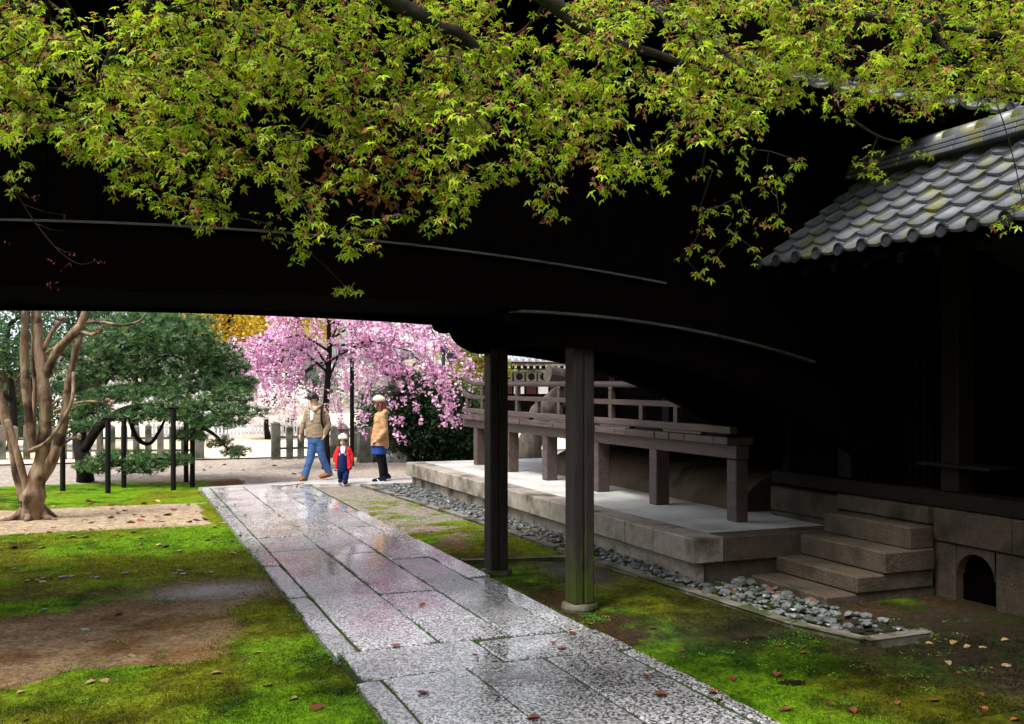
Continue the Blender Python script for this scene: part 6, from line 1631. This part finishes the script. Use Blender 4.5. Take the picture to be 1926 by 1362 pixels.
dung = organic("dungarees", [('loft', [(-.005, -.0, kq(0, 889).z, .10, .088), (-.005, -.01, kq(0, 880).z, .108, .098), (-.005, -.02, kq(0, 868).z, .09, .095), (-.003, -.03, kq(0, 858).z, .072, .085), (-.002, -.035, kq(0, 852.5).z, .062, .07)])]
               + chain([kq(640.5, 886), kq(639.5, 893, .02), kq(639.5, 899, .05)], [.064, .056, .052]) + chain([kq(651, 886), kq(651, 894, -.03), kq(650.5, 900.5, -.035)], [.066, .058, .054]), .009, dark_denim, kid, 2)
for sx in (-1, 1):
    MB().tube([Vector((sx * .045, -.105, kq(0, 853).z)), Vector((sx * .05, -.075, kq(0, 847).z)), Vector((sx * .05, -.02, kq(0, 842).z))], .012, 6).build("strap", dark_denim, None).parent = kid
organic("sock", chain([kq(650.5, 902, -.04), kq(650.5, 907, -.04)], [.034, .032]), .007, red_c, kid); organic("sock", chain([kq(639.5, 900, .06), kq(639.5, 905, .07)], [.032, .03]), .007, red_c, kid)
shoe("shoe", kq(650.5, 911, .0), kq(651, 911.8, -.16), .085, .062, navy, kid, white_c)
shoe("shoe", kq(639.5, 908, .12), kq(639.3, 909.5, -.04), .082, .06, navy, kid, white_c)

# ---- woman: cream beret, auburn hair, tan jacket, blue skirt, black tights; in profile facing left
q = gp(716, 905.5); Zq = q[0] * SN + q[1] * CS; SCw = Zq / F_PX
wom = thing("person", "woman in cream beret and tan jacket standing in profile", "person", (q[0], q[1], .01), -YAW)
def wq(x, y, dy=0.0): return Vector(((x - 716) * SCw, dy, (905.5 - y) * SCw))
hp, P_, R_ = head_prims(wq(712.5, 760.5), .93, math.radians(-76), math.radians(14))
body = organic("body", hp + [('cap', wq(715, 769), .045, wq(717, 780), .05)] + chain([wq(717, 784), wq(715, 805), wq(714, 832)], [.105, .1, .11])
               + chain([wq(720, 785, -.15), wq(726, 812, -.17), wq(712, 828, -.17)], [.042, .036, .026]) + hand_prims(wq(711.5, 829, -.17), (-1, 0, -.45), .85, 1)
               + chain([wq(718, 785, .15), wq(720, 812, .16), wq(708, 828, .12)], [.042, .036, .026]) + hand_prims(wq(708, 828, .12), (-1, 0, -.4), .85, -1)
               + chain([wq(714, 842, -.06), wq(716.5, 870, -.06), wq(718, 900, -.06)], [.075, .05, .034]) + chain([wq(716, 842, .07), wq(720, 870, .07), wq(724, 897, .08)], [.075, .05, .034]), .011, skin, wom)
face_parts(body, P_, R_, .93)
organic("hair", [('ell', P_(0, .03, .045), (.088, .095, .082), R_), ('cap', P_(0, .075, -.0), .07, wq(724, 776, .0), .062), ('cap', P_(.06, .03, -.02), .035, wq(717, 776, -.07), .028), ('cap', P_(-.06, .03, -.02), .035, wq(717, 776, .07), .028), ('cap', P_(-.05, -.07, .055), .022, P_(.05, -.07, .055), .022), ('cap', P_(.07, -.03, .02), .022, wq(709, 773, -.08), .016)], .010, hair_red, wom)
organic("beret", [('ell', P_(0, .03, .085), (.1, .122, .078), R_ @ RX(math.radians(-24))), ('cap', P_(0, .06, .155), .008, P_(0, .06, .17), .008)], .009, cream, wom)
jk = organic("jacket", [('loft', [(wq(714.5, 839).x, 0, wq(0, 839).z, .175, .19), (wq(714.5, 825).x, 0, wq(0, 825).z, .17, .185), (wq(715, 808).x, 0, wq(0, 808).z, .145, .175), (wq(716, 792).x, 0, wq(0, 792).z, .135, .175), (wq(717, 781).x, 0, wq(0, 781).z, .125, .16), (wq(717.5, 775).x, 0, wq(0, 775).z, .085, .09)])]
             + chain([wq(720, 784, -.15), wq(724, 798, -.17), wq(726.5, 811, -.18), wq(715, 826, -.18)], [.07, .066, .062, .052]) + chain([wq(718, 784, .15), wq(720, 811, .16), wq(711, 825, .13)], [.07, .062, .052])
             + [('cap', wq(725, 776, -.07), .05, wq(726, 776, .07), .05), ('cap', wq(723, 838, -.06), .07, wq(725, 841, .06), .06)], .011, tan, wom, 2)
for q_ in jk.data.vertices: q_.co += q_.normal * .010 * (mnoise.noise(Vector((q_.co.x * 9, q_.co.y * 9, q_.co.z * 20 + 4))))
organic("scarf", [('loft', [(wq(708, 792).x, 0, wq(0, 792).z, .05, .05), (wq(711, 780).x, 0, wq(0, 780).z, .06, .07), (wq(714, 773).x, 0, wq(0, 773).z, .06, .065)])], .009, black_c, wom)
sk = organic("skirt", [('loft', [(wq(713, 857).x, 0, wq(0, 855).z, .15, .17), (wq(713.5, 845).x, 0, wq(0, 845).z, .145, .165), (wq(714, 830).x, 0, wq(0, 830).z, .13, .15)])], .011, blue_c, wom, 2)
organic("tights", chain([wq(713.5, 846, -.065), wq(715, 858, -.065), wq(717, 872, -.065), wq(718.5, 886, -.06), wq(718.5, 901, -.06)], [.085, .078, .058, .054, .04]) + chain([wq(716, 846, .07), wq(718, 858, .07), wq(721, 872, .075), wq(724, 886, .08), wq(725, 899, .08)], [.085, .076, .058, .052, .04]), .010, black_c, wom)
organic("handbag", [('ell', wq(699.5, 818, .02), (.035, .07, .11), I3)], .01, maroon, wom)
MB().tube(smooth([wq(700, 808, -.03), wq(706, 790, -.1), wq(716, 776, -.1), wq(722, 782, .05)], 4), .009, 6).build("bag_strap", maroon, None, True).parent = wom
shoe("shoe", wq(723.5, 906.5, -.06), wq(702, 908, -.09), .085, .075, navy, wom, white_c)
shoe("shoe", wq(731, 903.5, .08), wq(713, 904.5, .06), .085, .072, navy, wom, white_c)
for (a, b) in ((wq(711, 900.5, -.155), wq(716, 906, -.155)),):
    MB().tube([a, b], .012, 6).build("shoe_patch", white_c, None).parent = wom
